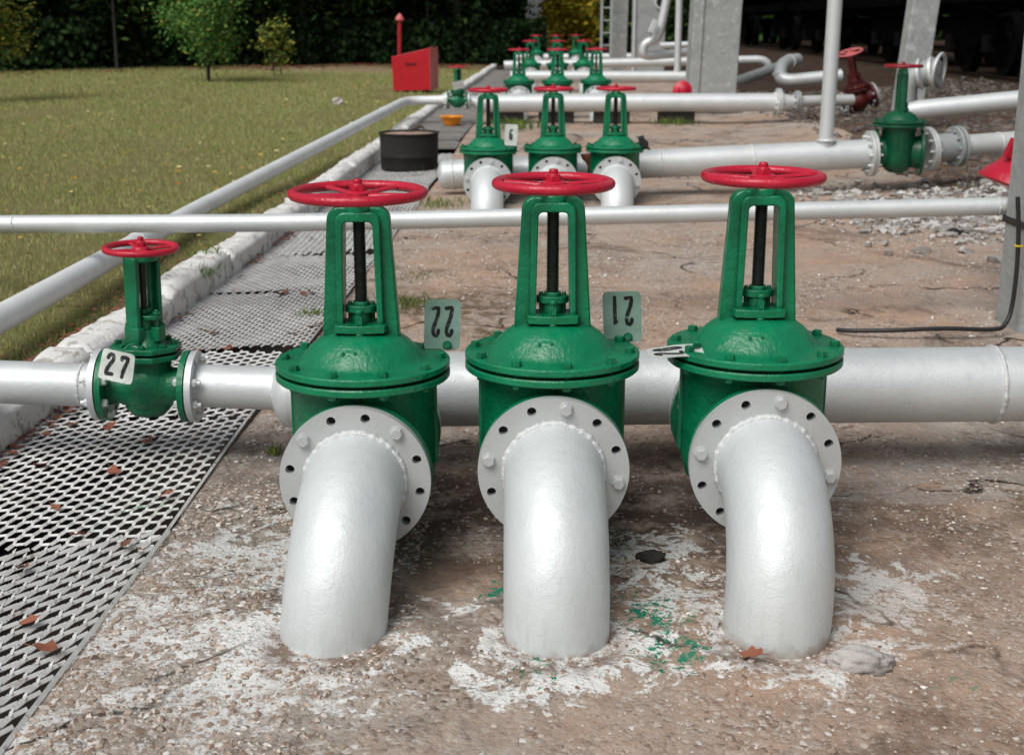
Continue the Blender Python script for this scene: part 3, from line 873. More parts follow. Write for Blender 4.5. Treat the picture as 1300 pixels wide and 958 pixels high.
# second main
b0 = at(566, 222, 9.05); b1 = at(1106, 195, 9.15)
main2 = pipe('main_pipe', 'thick silver main pipe of the second valve row, capped at its left end', 'pipe', [b0, at(800, 209, 9.05), b1], .104, seams=[(.04, 0), (.12, 1), (.5, 1)], n=48)
cp = MB(); rot = (b1 - b0).to_track_quat('Z', 'Y').to_matrix().to_4x4()
cp.lathe([(.104, .0), (.100, -.02), (.085, -.04), (.05, -.055), (.02, -.058)], 40, Matrix.Translation(b0) @ rot)
cp.build('end_cap', M['silver'], main2, 60)
for i, (vx, vz) in enumerate(zip(rows[0][1], rows[0][2])):
    f = MB(); f.tube([(vx, 8.87, vz), (vx, 8.885, vz), (vx, 8.89, vz), (vx, 9.04, vz + .02)], [.166, .166, .108, .104], 36); f.build('branch', M['silver'], main2, 35)
b1d = (b1 - b0).normalized()
flange_pair(main2, b1 + b1d * -.005, b1d, .165, .09, 10, 'silver_old', .004)
right0 = at(1177, 190, 9.25); right1 = at(1214, 186, 9.3)
pr2 = pipe('main_pipe', 'grey-silver reducer piece right of the side-on green valve', 'pipe', [right0, right1], [.112, .100], 'silver_dull', n=40)
flange_pair(pr2, right0, right1 - right0, .165, .09, 10, 'silver_old', .004)
flange_pair(pr2, right1, right1 - right0, .150, .09, 10, 'silver_dull', .012, .024)
pipe('main_pipe', 'narrower silver pipe going on right behind the red bell', 'pipe', [right1, at(1420, 170, 9.7)], .080, 'silver_old', seams=[(.25, 0)])
# riser on the second main
rp0 = at(1048, 190, 9.1)
riser = pipe('riser_pole', 'tall silver vertical pole rising from the second main pipe', 'pole', [rp0, at(1064, -60, 9.1) * 1.0, at(1078, -260, 9.1)], .052, 'silver', n=28)
w = MB(); w.torus(.060, .010, 40, 8, Matrix.Translation(at(1049, 178, 9.1))); w.build('collar', M['bead'], riser, 70)

# third main (before the third row), with its stubs to the right
a0 = Vector((pf.x + .13, 14.3, pf.z)); a1 = at(615, 130, 14.3); a2 = at(984, 130, 14.3)
main3 = pipe('main_pipe', 'thick silver main pipe crossing before the third row of valves', 'pipe', [at(608, 131, 14.3), at(985, 130, 14.3)], .102, seams=[(.02, 0), (.55, 0)], n=44)
cp = MB(); cp.tube([a0, at(603, 129, 14.3), at(609, 130, 14.3)], [.057, .057, .10], 30); cp.build('reducer', M['silver'], main3, 40)
flange_pair(main3, at(988, 130, 14.3), (1, 0, 0), .155, .05, 10, 'silver_old', .006)
m3b = pipe('main_pipe', 'short reducer and thin pipe right of the third main, ending at the dark red valve', 'pipe', [at(990, 130, 14.3), at(1010, 130, 14.3), at(1013, 129, 14.3), at(1082, 127, 14.5)], [.1, .075, .063, .063], 'silver_old', n=30)
flange_pair(m3b, at(1012, 129, 14.3), (1, 0, 0), .12, .05, 8, 'silver_dull', .006)
for px in (643, 706, 776, 858):
    c = at(px, 150, 14.42)
    m = MB(); m.box((0, 0, .10), (.40, .24, .27)); o = m.build('pipe_support', M['darkblock'], None, None, .012, (c.x, 14.42, .06))  # dark blocks set under the third main
    tag(o, {643: 'dark concrete block under the third main, below the leftmost yoke', 706: 'dark concrete block under the third main, second from the left', 776: 'dark concrete block under the third main, third from the left', 858: 'dark concrete block under the third main, nearest the wide column'}[px], 'pipe support', 'blocks under the third main')
# further mains
g1 = 'far silver mains between the distant rows'
pipe('main_pipe', 'silver main pipe just behind the third row, passing behind the wide column', 'pipe', [at(648, 97, 18.6), at(905, 98, 18.6)], .083, n=30, group=g1)
c3 = pipe('main_pipe', 'silver main pipe behind the fourth row, ending in a short drop past the column', 'pipe', [at(640, 83, 24), at(973, 76, 24), at(977, 92, 24)], .082, n=26, bend=.22, group=g1)
pipe('main_pipe', 'farthest silver main pipe, behind the last row near the grey cabinet', 'pipe', [at(655, 73, 30.5), at(880, 72, 30.5)], .086, n=24, group=g1)
pipe('main_pipe', 'silver pipe sloping up beside the right of the wide column', 'pipe', [at(925, 108, 17.5), at(992, 84, 18.2)], .075, 'silver_dull', n=24)
sn = pipe('bent_pipe', 'silver pipe with two tight elbows beyond the third main, right of the wide column', 'pipe',
     [at(1012, 76, 17.6), at(992, 80, 17.2), at(989, 104, 16.9), at(1068, 96, 16.9)], .085, 'silver', bend=.24, n=28)
for c, d in ((at(990, 94, 17.0), (0, 0, 1)), (at(1003, 78, 17.4), at(1012, 76, 17.6) - at(992, 80, 17.2))):
    w = MB(); rot = Vector(d).to_track_quat('Z', 'Y').to_matrix().to_4x4()
    w.lathe([(.085, -.02), (.098, -.02), (.098, .02), (.085, .02)], 30, Matrix.Translation(c) @ rot); w.build('collar', M['silver_old'], sn, 40)
# upper right pipe and big capped elbow
pipe('main_pipe', 'silver pipe rising to the right frame edge behind the side-on green valve', 'pipe', [at(1146, 141, 11.5), at(1165, 140, 11.5), at(1440, 113, 11.5)], [.06, .088, .088], 'silver', n=36)
be = thing('capped_elbow', 'stained silver elbow with a wide rim standing behind the side-on valve', 'pipe bend', at(1152, 140, 12.2))
oe = at(1152, 140, 12.2)
el = MB(); pts = [at(1152, 136, 12.2), at(1152, 112, 12.2), at(1156, 101, 12.2), at(1166, 95, 12.2), at(1192, 91, 12.1)]
el.tube([p - oe for p in pts], [.085, .095, .115, .13, .135], 32); el.build('bend', M['silver_dull'], be, 60)
for px, py, rr, w_ in ((1169, 94, .146, .012), (1184, 92, .150, .014)):
    c = at(px, py, 12.1) - oe; rot = (at(1192, 91, 12.1) - at(1166, 95, 12.2)).to_track_quat('Z', 'Y').to_matrix().to_4x4()
    w = MB(); w.lathe([(.10, -w_), (rr, -w_), (rr, w_), (.10, w_)], 36, Matrix.Translation(c) @ rot); w.build('collar', M['silver_old'], be, 40)
c = at(1192, 91, 12.1) - oe
w = MB(); rot = Vector((.75, -.55, -.1)).to_track_quat('Z', 'Y').to_matrix().to_4x4()
w.lathe([(.02, .02), (.06, .015), (.10, .0), (.118, -.04), (.112, -.12)], 36, Matrix.Translation(c) @ rot); w.build('dished_cap', M['silver_dull'], be, 60)
w = MB(); w.torus(.165, .016, 44, 10, Matrix.Translation(c) @ rot); w.build('rim', M['silver'], be, 60)

# tall thin poles and the diagonal line by the grey cabinet
pipe('riser_pole', 'slim silver pole left of the wide concrete column', 'pole', [at(860, 92, 18.6), at(864, -60, 18.6)], .050, 'silver', n=20)
dg = pipe('diagonal_pipe', 'silver pipe slanting down past the grey cabinet into a tight elbow', 'pipe',
     [at(857, -50, 20), at(838, 40, 20), at(833, 50, 20), at(817, 56, 20), at(816, 72, 20), at(880, 66, 20.5)], .070, 'silver', bend=.16, n=24)
w = MB(); w.box((0, 0, 0), (.09, .09, .20), Matrix.Translation(at(829, 34, 19.85)) @ RY(22)); w.build('small_valve_box', M['silver'], dg, None, .01)
w = MB(); w.lathe([(.012, 0), (.012, .14)], 10, Matrix.Translation(at(826, 48, 19.85))); w.build('spindle', M['silver_dull'], dg)
pipe('thin_pipe', 'thin silver pipe between the diagonal line and the wide column', 'pipe', [at(838, 58, 23), at(900, 56, 23)], .055, 'silver', n=18)

# ------------------------------------------------------------------ number tags
def digit_strokes(d):
    if d == '2': return [[(-.5, .62), (-.42, .85), (-.1, 1), (.28, .95), (.48, .7), (.42, .42), (.1, .1), (-.3, -.35), (-.52, -.8), (-.5, -.95), (0, -.95), (.55, -.93)]]
    if d == '7': return [[(-.55, .7), (-.5, .93), (0, .95), (.55, .93), (.5, .6), (.15, 0), (-.1, -.55), (-.15, -1)]]
    if d == '1': return [[(-.12, .75), (.1, .98), (.1, 0), (.08, -1)]]
    if d == '0': return [[(.5 * math.sin(2 * PI * i / 16), math.cos(2 * PI * i / 16)) for i in range(17)]]
    if d == '6': return [[(.4, .9), (0, .95), (-.4, .5), (-.5, -.3), (-.3, -.9), (.1, -1), (.45, -.7), (.45, -.2), (.1, .05), (-.3, -.1)]]
def plate(name, label, text, w, h, M4, mat, flip=False, curl=.0, dw=.0, dh=.0, t=.0, dz0=0., lw=.0045):
    root = thing(name, label, 'number plate', M4.translation, M4.to_euler(), 'number plates bolted to the valves')
    m = MB(); nx, nz = 10, 12
    vs = []; fs = []
    def warp(x, z):
        y = curl * ((z / h) ** 2) * 4 * (.5 + x / w) + curl * .5 * math.sin(x / w * 3) + .0007 * math.sin(z * 90)
        return y
    for s in (0, .0016):
        for j in range(nz + 1):
            for i in range(nx + 1):
                x = -w / 2 + w * i / nx; z = h * j / nz
                cx = x; cz = z
                if (i in (0, nx)) and (j in (0, nz)): cx *= .93; cz = h / 2 + (cz - h / 2) * .95
                vs.append((cx, warp(x, z) + s, cz))
    N = (nx + 1) * (nz + 1)
    for j in range(nz):
        for i in range(nx):
            a = j * (nx + 1) + i
            fs.append((a, a + 1, a + nx + 2, a + nx + 1)); fs.append((N + a, N + a + nx + 1, N + a + nx + 2, N + a + 1))
    for j in range(nz):
        for a in (j * (nx + 1), j * (nx + 1) + nx): fs.append((a, a + nx + 1, N + a + nx + 1, N + a))
    for i in range(nx):
        for a in (i, nz * (nx + 1) + i): fs.append((a, a + 1, N + a + 1, N + a))
    m.add(vs, fs); m.build('plate', M[mat], root, 60)
    if name == 'number_plate' and text in ('22', '21', '20'):
        hb = MB(); hexbolt(hb, T(.012, -.003, .012) @ RX(90), .0095, .008); hb.build('bolt', M['green'], root, 30)
    if text:
        d = MB(); n = len(text); sgn = -1 if flip else 1
        for k, ch in enumerate(text):
            cx = (k - (n - 1) / 2) * dw * 2.5; rr = random.Random(k)
            for st in digit_strokes(ch):
                P2 = [Vector((cx + px * dw, pz * dh)) for px, pz in st]
                # round the stroke corners, then lay it down as a flat ribbon
                Q = [P2[0]]
                for i in range(1, len(P2)):
                    for q in range(1, 4): Q.append(P2[i - 1].lerp(P2[i], q / 3))
                Ls, Rs = [], []
                for i, p in enumerate(Q):
                    a = Q[max(0, i - 2)]; b = Q[min(len(Q) - 1, i + 2)]
                    tt = (b - a).normalized(); nn = Vector((-tt.y, tt.x)) * lw * (1 + rr.uniform(-.12, .12))
                    Ls.append(p + nn); Rs.append(p - nn)
                vv = []
                for p in Ls + Rs:
                    x, z = p.x * sgn, dz0 + p.y * sgn
                    vv.append((x, warp(x, z) - .0008, z))
                nn_ = len(Q)
                d.add(vv, [(i, i + 1, nn_ + i + 1, nn_ + i) for i in range(nn_ - 1)])
                for q in (0, -1):      # rounded ends
                    ctr = Q[q]; ring = []
                    for i in range(12):
                        a = 2 * PI * i / 12; x, z = (ctr.x + lw * math.cos(a)) * sgn, dz0 + (ctr.y + lw * math.sin(a)) * sgn
                        ring.append((x, warp(x, z) - .0010, z))
                    d.add(ring, [tuple(range(12))])
        d.build('painted_number', M['digit'], root, None)
    return root
# 22: stands up behind the bonnet rim of the first valve
def stand(px, py, Y, rz, tilt, ry=0): return Matrix.Translation(at(px, py, Y)) @ RZ(rz) @ RX(tilt) @ RY(ry)
plate('number_plate', 'greenish tin plate standing on the left near valve, black 22 upside down', '22', .086, .120, stand(561, 444, 2.88, 4, -6, 2), 'tag_green', True, .004, .0128, .034, dz0=.068, lw=.0044)
plate('number_plate', 'greenish tin plate standing on the middle near valve, black 21 upside down', '21', .091, .122, stand(791, 434, 2.88, -4, -6, -3), 'tag_green', True, -.004, .0128, .033, dz0=.075, lw=.0044)
fm = Matrix.Translation(at(889, 440, 2.76)) @ RZ(-76) @ RX(-84) @ RY(4)
plate('number_plate', 'bent white number tag lying flat over the gap beside the right near valve', '20', .075, .125, Matrix.Translation(at(892, 443, 2.72)) @ RX(8) @ RY(-3) @ Matrix(((0, 0, -1, 0), (1, 0, 0, 0), (0, -1, 0, 0), (0, 0, 0, 1))), 'tag_white', False, .002, .0128, .030, dz0=.078, lw=.0045)
plate('number_plate', 'white tin tag reading 27 hung tilted on the small near valve', '27', .098, .082, stand(145, 484, 3.19, -6, -16, 10), 'tag_white', False, -.004, .0165, .027, dz0=.043, lw=.0052)
m = MB(); a = at(155, 446, 3.23); b = at(172, 436, 3.25)
o = m.tube([a, (a + b) / 2 + Vector((0, 0, .006)), b], .003, 8).build('hanging_wire', M['green_small']); tag(o, 'green painted wire holding the 27 tag on the bonnet', 'wire')
plate('number_plate', 'small white plate with black 6 on the leftmost second-row valve', '6', .085, .145, stand(648, 185, 8.62, -4, -5, 3), 'tag_white', False, .003, .016, .034, dz0=.075, lw=.006)
plate('number_plate', 'blank white plate hanging on the small distant valve', '', .13, .09, stand(583, 113, 14.15, 8, 14, -14), 'tag_white')
# scraps of cloth hung on the second row
def scrap(label, p, mat, s=.06, sd=1):
    r = random.Random(sd); m = MB(); vs = []
    for j in range(5):
        for i in range(4): vs.append((i * s * .22 + r.uniform(-.01, .01) + j * s * .12, r.uniform(-.012, .012), -j * s * .3 + r.uniform(-.008, .008)))
    m.add(vs, [(j * 4 + i, j * 4 + i + 1, j * 4 + i + 5, j * 4 + i + 4) for j in range(4) for i in range(3)])
    o = m.build('rag', M[mat], None, 60, loc=p); sm = o.modifiers.new('s', 'SOLIDIFY'); sm.thickness = .004
    tag(o, label, 'rag'); return o
scrap('black rag caught on the rim of the rightmost second-row valve', at(808, 172, 8.62), 'black', .085, 3)
scrap('rusty scrap of wire mesh hanging between second-row middle and right valves', at(738, 195, 8.8), 'dryleaf', .11, 4)

# writing-like stencil on the second row bends: worn dark dashes
def scuffs(px, py, Y, seed):
    r = random.Random(seed); m = MB(); p = at(px, py, Y)
    return m

# ------------------------------------------------------------------ ground, kerb, trench
def kin(y): return -1.468 + .0375 * (y - 3.37)          # inner foot of kerb
def pad_edge(y): return -.825 + .0365 * (y - 3.84)       # edge of slab at the trench
def sstep(a, b, t): t = max(0, min(1, (t - a) / (b - a))); return t * t * (3 - 2 * t)
def gh(x, y):
    """ground height on the pipe side"""
    h = .10 * sstep(10.2, 13.4, y)
    h += .22 * sstep(4.2, 6.6, x - .0375 * y) * sstep(5, 9, y) 
    h += .05 * sstep(2.6, 3.6, x) * sstep(6.5, 9, y)
    h += .012 * (noise.noise(Vector((x * .9, y * .9, 0)))) + .005 * noise.noise(Vector((x * 5, y * 5, 3)))
    return h
def grid(name, mat, xs_fn, ys, nx, zfn, smooth=180):
    m = MB(); vs = []; fs = []
    for y in ys:
        x0, x1 = xs_fn(y)
        for i in range(nx + 1):
            t = i / nx; t = t ** 1.6 if x1 - x0 > 20 else t
            x = x0 + (x1 - x0) * t
            vs.append((x, y, zfn(x, y)))
    for j in range(len(ys) - 1):
        for i in range(nx):
            a = j * (nx + 1) + i; fs.append((a, a + 1, a + nx + 2, a + nx + 1))
    m.add(vs, fs); return struct(m.build(name, mat, None, smooth))
def frange(a, b, s):
    o = []
    while a < b - 1e-9: o.append(a); a += s
    return o + [b]
# slab where the valves stand (fine relief close to the camera)
def padz(x, y):
    e = x - pad_edge(y)
    n1 = noise.fractal(Vector((x * 14, y * 14, 1)), .8, 2.1, 5) * .0035
    n2 = noise.noise(Vector((x * 3, y * 3, 5))) * .008
    lip = -.012 * max(0, 1 - e / .03) ** 2 if e < .03 else 0
    z = gh(x, y) * (1 if y > 5 else 1) + n1 + n2 + lip
    for fx, fy in FEET:   # dug-out around feet
        d = math.hypot(x - fx, y - fy); z += .010 * math.exp(-((d - .17) / .05) ** 2)
    return z
def pad_x(y):
    jag = .012 * noise.noise(Vector((y * 9, 0, 2))) + .012 * noise.noise(Vector((y * 2.1, 0, 4)))
    return pad_edge(y) + jag
ys_near = frange(.6, 4.6, .016)
grid('concrete_slab', M['pad'], lambda y: (pad_x(y), 3.2), ys_near, 230, padz)
grid('concrete_slab', M['pad'], lambda y: (pad_x(y), 3.2), frange(-4, .6, .1), 60, padz)
grid('concrete_slab', M['pad'], lambda y: (pad_x(y), 3.2), frange(4.6, 12.0, .06), 90, padz)
grid('concrete_slab', M['pad'], lambda y: (pad_x(y), 3.4), frange(12.0, 34.0, .3), 24, padz)
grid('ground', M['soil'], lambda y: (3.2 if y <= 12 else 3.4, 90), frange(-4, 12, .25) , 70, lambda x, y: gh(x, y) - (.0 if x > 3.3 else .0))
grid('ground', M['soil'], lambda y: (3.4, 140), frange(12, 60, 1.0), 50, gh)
# slab side wall into the trench
m = MB(); ysw = frange(-4, 34, .1); vs = []
for y in ysw: vs += [(pad_x(y), y, padz(pad_x(y), y)), (pad_x(y) + .02, y, -.4)]
m.add(vs, [(2 * i, 2 * i + 2, 2 * i + 3, 2 * i + 1) for i in range(len(ysw) - 1)])
struct(m.build('trench_wall', M['footing'], None, 180))
m = MB(); m.add([(kin(-4) - .1, -4, -.32), (pad_edge(-4) + .1, -4, -.32), (pad_edge(34) + .1, 34, -.32), (kin(34) - .1, 34, -.32)], [(0, 1, 2, 3)])
struct(m.build('trench_floor', M['trench'], None, None))
def lawnz(x, y):
    d = kin(y) - .16 - x
    return .055 + .02 * noise.noise(Vector((x * .6, y * .6, 9))) + .03 * sstep(0, .6, d) + .10 * sstep(6, 26, y) * sstep(0, 4, d) - .03 * (1 - sstep(0, .12, d))
m = MB(); vs = []; fs = []; ysl = frange(-4, 8, .12) + frange(8.4, 50, .4)[0:]; nx = 60
for y in ysl:
    for i in range(nx + 1):
        t = i / nx; x = (kin(y) - .12) - 60 * t ** 2.6
        vs.append((x, y, lawnz(x, y)))
for j in range(len(ysl) - 1):
    for i in range(nx): a = j * (nx + 1) + i; fs.append((a, a + 1, a + nx + 2, a + nx + 1))
m.add(vs, fs); struct(m.build('lawn', M['lawn'], None, 180))
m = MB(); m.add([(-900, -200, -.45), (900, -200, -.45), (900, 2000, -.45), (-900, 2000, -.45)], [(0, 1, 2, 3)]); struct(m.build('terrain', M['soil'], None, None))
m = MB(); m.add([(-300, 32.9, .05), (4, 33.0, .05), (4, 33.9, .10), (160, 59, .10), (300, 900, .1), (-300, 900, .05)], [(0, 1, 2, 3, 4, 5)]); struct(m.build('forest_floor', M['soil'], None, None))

# kerb of whitewashed blocks
yk = -1.4; k = 0; rk = random.Random(5)
while yk < 31:
    L = rk.uniform(.86, 1.0) if yk < 9 else rk.uniform(1.6, 2.2)
    L0 = L - .02
    bm = bmesh.new(); bmesh.ops.create_cube(bm, size=1)
    w, hh = .165, .155
    bmesh.ops.subdivide_edges(bm, edges=[e for e in bm.edges if abs((e.verts[0].co - e.verts[1].co).y) > .5], cuts=24)
    bmesh.ops.subdivide_edges(bm, edges=[e for e in bm.edges if abs((e.verts[0].co - e.verts[1].co).z) > .5], cuts=5)
    bmesh.ops.subdivide_edges(bm, edges=[e for e in bm.edges if abs((e.verts[0].co - e.verts[1].co).x) > .5], cuts=5)
    sd = rk.uniform(0, 99)
    for v in bm.verts:
        x, y, z = v.co
        ex = max(0, abs(x) - .36) / .14; ez = max(0, z - .34) / .16; ey = max(0, abs(y) - .475) / .025
        q = max(0, ez) * max(ex, 0)
        v.co = Vector((x * w, y * L0, z * hh))
        nr = noise.fractal(Vector((v.co.x * 7 + sd, v.co.y * 5, v.co.z * 7)), .9, 2, 5)
        v.co.z -= q * .018 + ey * ez * .018 + (.007 * nr if z > 0 else 0)
        v.co.x -= math.copysign(q * .012, x) + .004 * nr * (1 if z > -.3 else 0)
        if z > .3 and x < -.2: v.co.z -= .02 * max(0, nr + .25)      # broken outer arris
        v.co.y -= math.copysign(ey * ez * .02, y)
    me = bpy.data.meshes.new('kerb'); bm.to_mesh(me); bm.free(); me.shade_smooth(); me.materials.append(M['kerb'])
    o = bpy.data.objects.new('kerb', me); C.objects.link(o)
    yc = yk + L / 2
    o.location = (kin(yc) - w / 2 + rk.uniform(-.006, .006), yc, .062 + rk.uniform(-.008, .012) + .04 * sstep(9, 16, yc))
    o.rotation_euler = (rk.uniform(-.012, .012), rk.uniform(-.03, .03), -.0375 + rk.uniform(-.012, .012))
    struct(o); yk += L; k += 1

# ------------------------------------------------------------------ grating sheets of expanded metal
def mesh_sheet(y0, y1, cx, cy, slant, w, tilt, z0, z1, label, rnd, xin=.0, shear=0.):
    root_x = (kin((y0 + y1) / 2) + pad_edge((y0 + y1) / 2)) / 2
    m = MB(); yc = (y0 + y1) / 2
    W = pad_edge(yc) - kin(yc) + .035 - xin
    nx = int(W / cx); ny = int((y1 - y0) / cy)
    th = .0016
    def strand(a, b, k):
        a = Vector(a); b = Vector(b); d = (b - a).normalized(); s = Vector((-d.y, d.x, 0)) * (w / 2) * k
        lift = Vector((0, 0, w / 2 * tilt))
        if s.y < 0: s = -s
        p = [a - s - lift, b - s - lift, b + s + lift, a + s + lift]
        q = [v + Vector((0, 0, th)) for v in p]
        m.add(p + q, [(0, 1, 2, 3), (4, 7, 6, 5), (0, 4, 5, 1), (2, 6, 7, 3), (1, 5, 6, 2), (0, 3, 7, 4)])
    wr = rnd.uniform(0, 9); ang = rnd.uniform(-.022, .022); roll = rnd.uniform(-.02, .02); dx_ = rnd.uniform(-.008, .008)
    def P(ix, iy):
        x = -W / 2 + ix * cx; y = y0 - yc + iy * cy + shear * x
        z = z0 + (z1 - z0) * iy / max(1, ny) + .009 * noise.noise(Vector((x * 4 + wr, y * 3, 0))) + roll * x
        return (x + root_x + dx_ + (.0375 + ang) * y, y + yc - ang * x, z)
    # hexagonal-diamond expanded mesh: long continuous zig-zag strands joined at bonds
    for i in range(nx):
        off = .5 if i % 2 else 0
        for j in range(ny):
            jy = j + off
            if jy + 1 > ny: continue
            a = P(i + .5 * 0, jy + .0)
            # each cell: zig strand along the sheet and a shorter cross strand
            strand(P(i, jy), P(i + .2, jy + .5), 1.3); strand(P(i + .2, jy + .5), P(i, jy + 1), 1.3)
            strand(P(i + .2, jy + .5), P(i + 1.0 if i < nx - 1 else i + .8, jy + .5 + slant), .75)
    # edge strips
    for ix in (0, nx):
        strand(P(ix, 0), P(ix, ny), 1)
    o = m.build('grating_sheet', M['galv'], None, None)
    o['label'] = label; o['category'] = 'grating'; o['group'] = 'expanded metal sheets over the trench'
    return o
rg = random.Random(3)
def Yg(py, z=.0): 
    v = (py - 433) / F; return (H - z) / math.tan(PITCH + math.atan(v))
sheets = [
    (1.35, Yg(694), .033, .060, .40, .0070, .9, .004, .012, 'coarse metal grating sheet nearest the camera, ending below the second sheet', .35),
    (Yg(706), Yg(532), .0305, .054, .10, .0068, .5, .014, .018, 'metal grating sheet with large diamond holes under the small 27-tagged valve', .05),
    (Yg(536), Yg(447), .0305, .054, .10, .0068, .5, .012, .016, 'metal grating sheet behind the 27-tagged valve, third from the camera', -.05),
    (Yg(450), Yg(374), .0205, .056, .30, .0046, .8, .020, .014, 'fine metal grating sheet with brown leaves at its far edge, fourth from the camera', .1),
    (Yg(376), Yg(324), .0215, .062, .30, .0050, .8, .018, .012, 'fine metal grating sheet just short of the dark diagonal one', .1),
    (Yg(326), Yg(286), .034, .10, .9, .0085, .8, .010, .010, 'dark diagonal-patterned grating sheet under the long crossing pipe', .5),
    (Yg(288), Yg(240), .026, .095, .3, .0070, .8, .010, .012, 'grey grating sheet between the crossing pipe and the black drum', .1),
    (Yg(241), Yg(196), .030, .13, .3, .0090, .8, .010, .012, 'grating sheet on which the black half drum stands', .1)]
for (a, b, cx, cy, sl_, w_, ti, z0, z1, lb, sh) in sheets:
    mesh_sheet(a, b, cx, cy, sl_, w_, ti, z0, z1, lb, rg, shear=sh)
# solid cover plates farther on
ypl = Yg(196) + .02; k = 0
ords = ['nearest', 'second', 'third', 'fourth', 'fifth', 'sixth', 'seventh', 'eighth', 'ninth', 'tenth', 'eleventh', 'twelfth', 'thirteenth', 'fourteenth', 'fifteenth', 'sixteenth', 'seventeenth', 'eighteenth', 'nineteenth', 'twentieth']
while ypl < 30:
    L = .55 if ypl < 15 else 1.1
    yc = ypl + L / 2; W = pad_edge(yc) - kin(yc) - .01
    m = MB(); m.box((0, 0, 0), (W, L - .03, .02))
    for j in range(5): m.box((0, -L / 2 + .06 + j * (L - .12) / 4, .014), (W - .04, .02, .008))
    o = m.build('cover_plate', M['plate'], None, None, .002, ((pad_edge(yc) + kin(yc)) / 2, yc, .012 + rg.uniform(0, .012) + .07 * sstep(10.5, 13.5, yc)))
    o.rotation_euler = (rg.uniform(-.02, .02), rg.uniform(-.02, .02), -.0375 + rg.uniform(-.02, .02))
    tag(o, f'ribbed grey trench cover plate, {ords[min(k, 19)]} one beyond the black drum', 'cover plate', 'solid cover plates over the trench')
    ypl += L; k += 1

# ------------------------------------------------------------------ small props
# black half drum full of sand
d0 = at(520, 212, 10.6); d0.z = .02
dr = thing('half_drum', 'black cut-down oil drum filled with sand beside the kerb', 'drum', d0)
m = MB(); m.lathe([(.235, .0), (.24, .005), (.243, .10), (.249, .108), (.243, .116), (.248, .285), (.256, .292), (.256, .300), (.247, .303), (.240, .297), (.238, .20), (.02, .20)], 48)
m.build('shell', M['drum'], dr, 40)
m = MB(); m.lathe([(.239, .284), (.20, .290), (.12, .294), (.05, .298), (.0, .300)], 40); m.build('sand_fill', M['sand'], dr, 60)
m = MB(); m.tube([(-.08, -.0, .27), (.02, .05, .31), (.10, .06, .345), (.13, .07, .32)], [.012, .014, .011, .005], 8); o = m.build('twig', M['bark'], None, 60, loc=d0)
tag(o, 'dark twig stuck in the sand of the black drum', 'twig')
# orange hard hat lying upside down
hh_ = at(573, 157, 14.0)
hat = thing('hard_hat', 'upside-down orange hard hat on the cover plates under the distant pipe', 'helmet', (hh_.x, 14.0, .085))
m = MB(); m.lathe([(.0, 0), (.045, .004), (.075, .022), (.098, .058), (.112, .105), (.138, .118), (.138, .122), (.109, .112), (.094, .064), (.07, .028), (.04, .012), (.0, .010)], 40, None, 1, 1.15); m.build('shell', M['orange'], hat, 50)
m = MB(); 
for a in (0, 60, 120): m.box((0, 0, .105), (.22, .018, .006), RZ(a))
m.build('harness', M['black'], hat, None)
# red fire box with pointer post
bx = at(524, 116, 21.0); bx.z = .10
rb = thing('fire_box', 'red steel sand box with slanting lid on the lawn', 'fire box', bx, (0, 0, R(-2)))
m = MB(); poly = [(-.29, .02), (.31, .04), (.31, .71), (-.31, .57)]
m.add([(x, y, z) for y in (-.24, .24) for x, z in poly], [(0, 1, 2, 3), (7, 6, 5, 4), (0, 4, 5, 1), (1, 5, 6, 2), (2, 6, 7, 3), (3, 7, 4, 0)])
m.build('box', M['boxred'], rb, None, .008)
m = MB(); m.add([(.312, -.25, .03), (.40, .24, .05), (.40, .24, .72), (.312, -.25, .725), (.318, -.25, .03), (.406, .24, .05), (.406, .24, .72), (.318, -.25, .725)], [(0, 1, 2, 3), (4, 7, 6, 5), (0, 4, 5, 1), (1, 5, 6, 2), (2, 6, 7, 3), (3, 7, 4, 0)]); m.build('side_door', M['pink'], rb, None)
m = MB(); m.box((0, -.25, .46), (.15, .02, .015)); m.box((-.07, -.25, .46), (.015, .03, .03)); m.box((.07, -.25, .46), (.015, .03, .03)); m.build('handle', M['darkred'], rb, None)
m = MB(); m.box((.22, -.1, .01), (.07, .07, .06)); m.box((-.22, -.1, .01), (.07, .07, .06)); m.box((.22, .15, .01), (.07, .07, .06)); m.box((-.22, .15, .01), (.07, .07, .06)); m.build('feet', M['black'], rb, None)
pp = at(506, 70, 21.6)
po = thing('pointer_post', 'slim red post with a pointed cap behind the fire box', 'post', (pp.x, 21.6, .1), (R(0), R(1.5), 0))
topz = at(506, 17, 21.6).z - .1
m = MB(); m.lathe([(.035, 0), (.035, topz - .12)], 14); m.build('shaft', M['oldred'], po, 40)
m = MB(); m.lathe([(.03, topz - .13), (.075, topz - .11), (.07, topz - .08), (.035, topz - .03), (.005, topz)], 14); m.build('cap', M['pink'], po, 40)

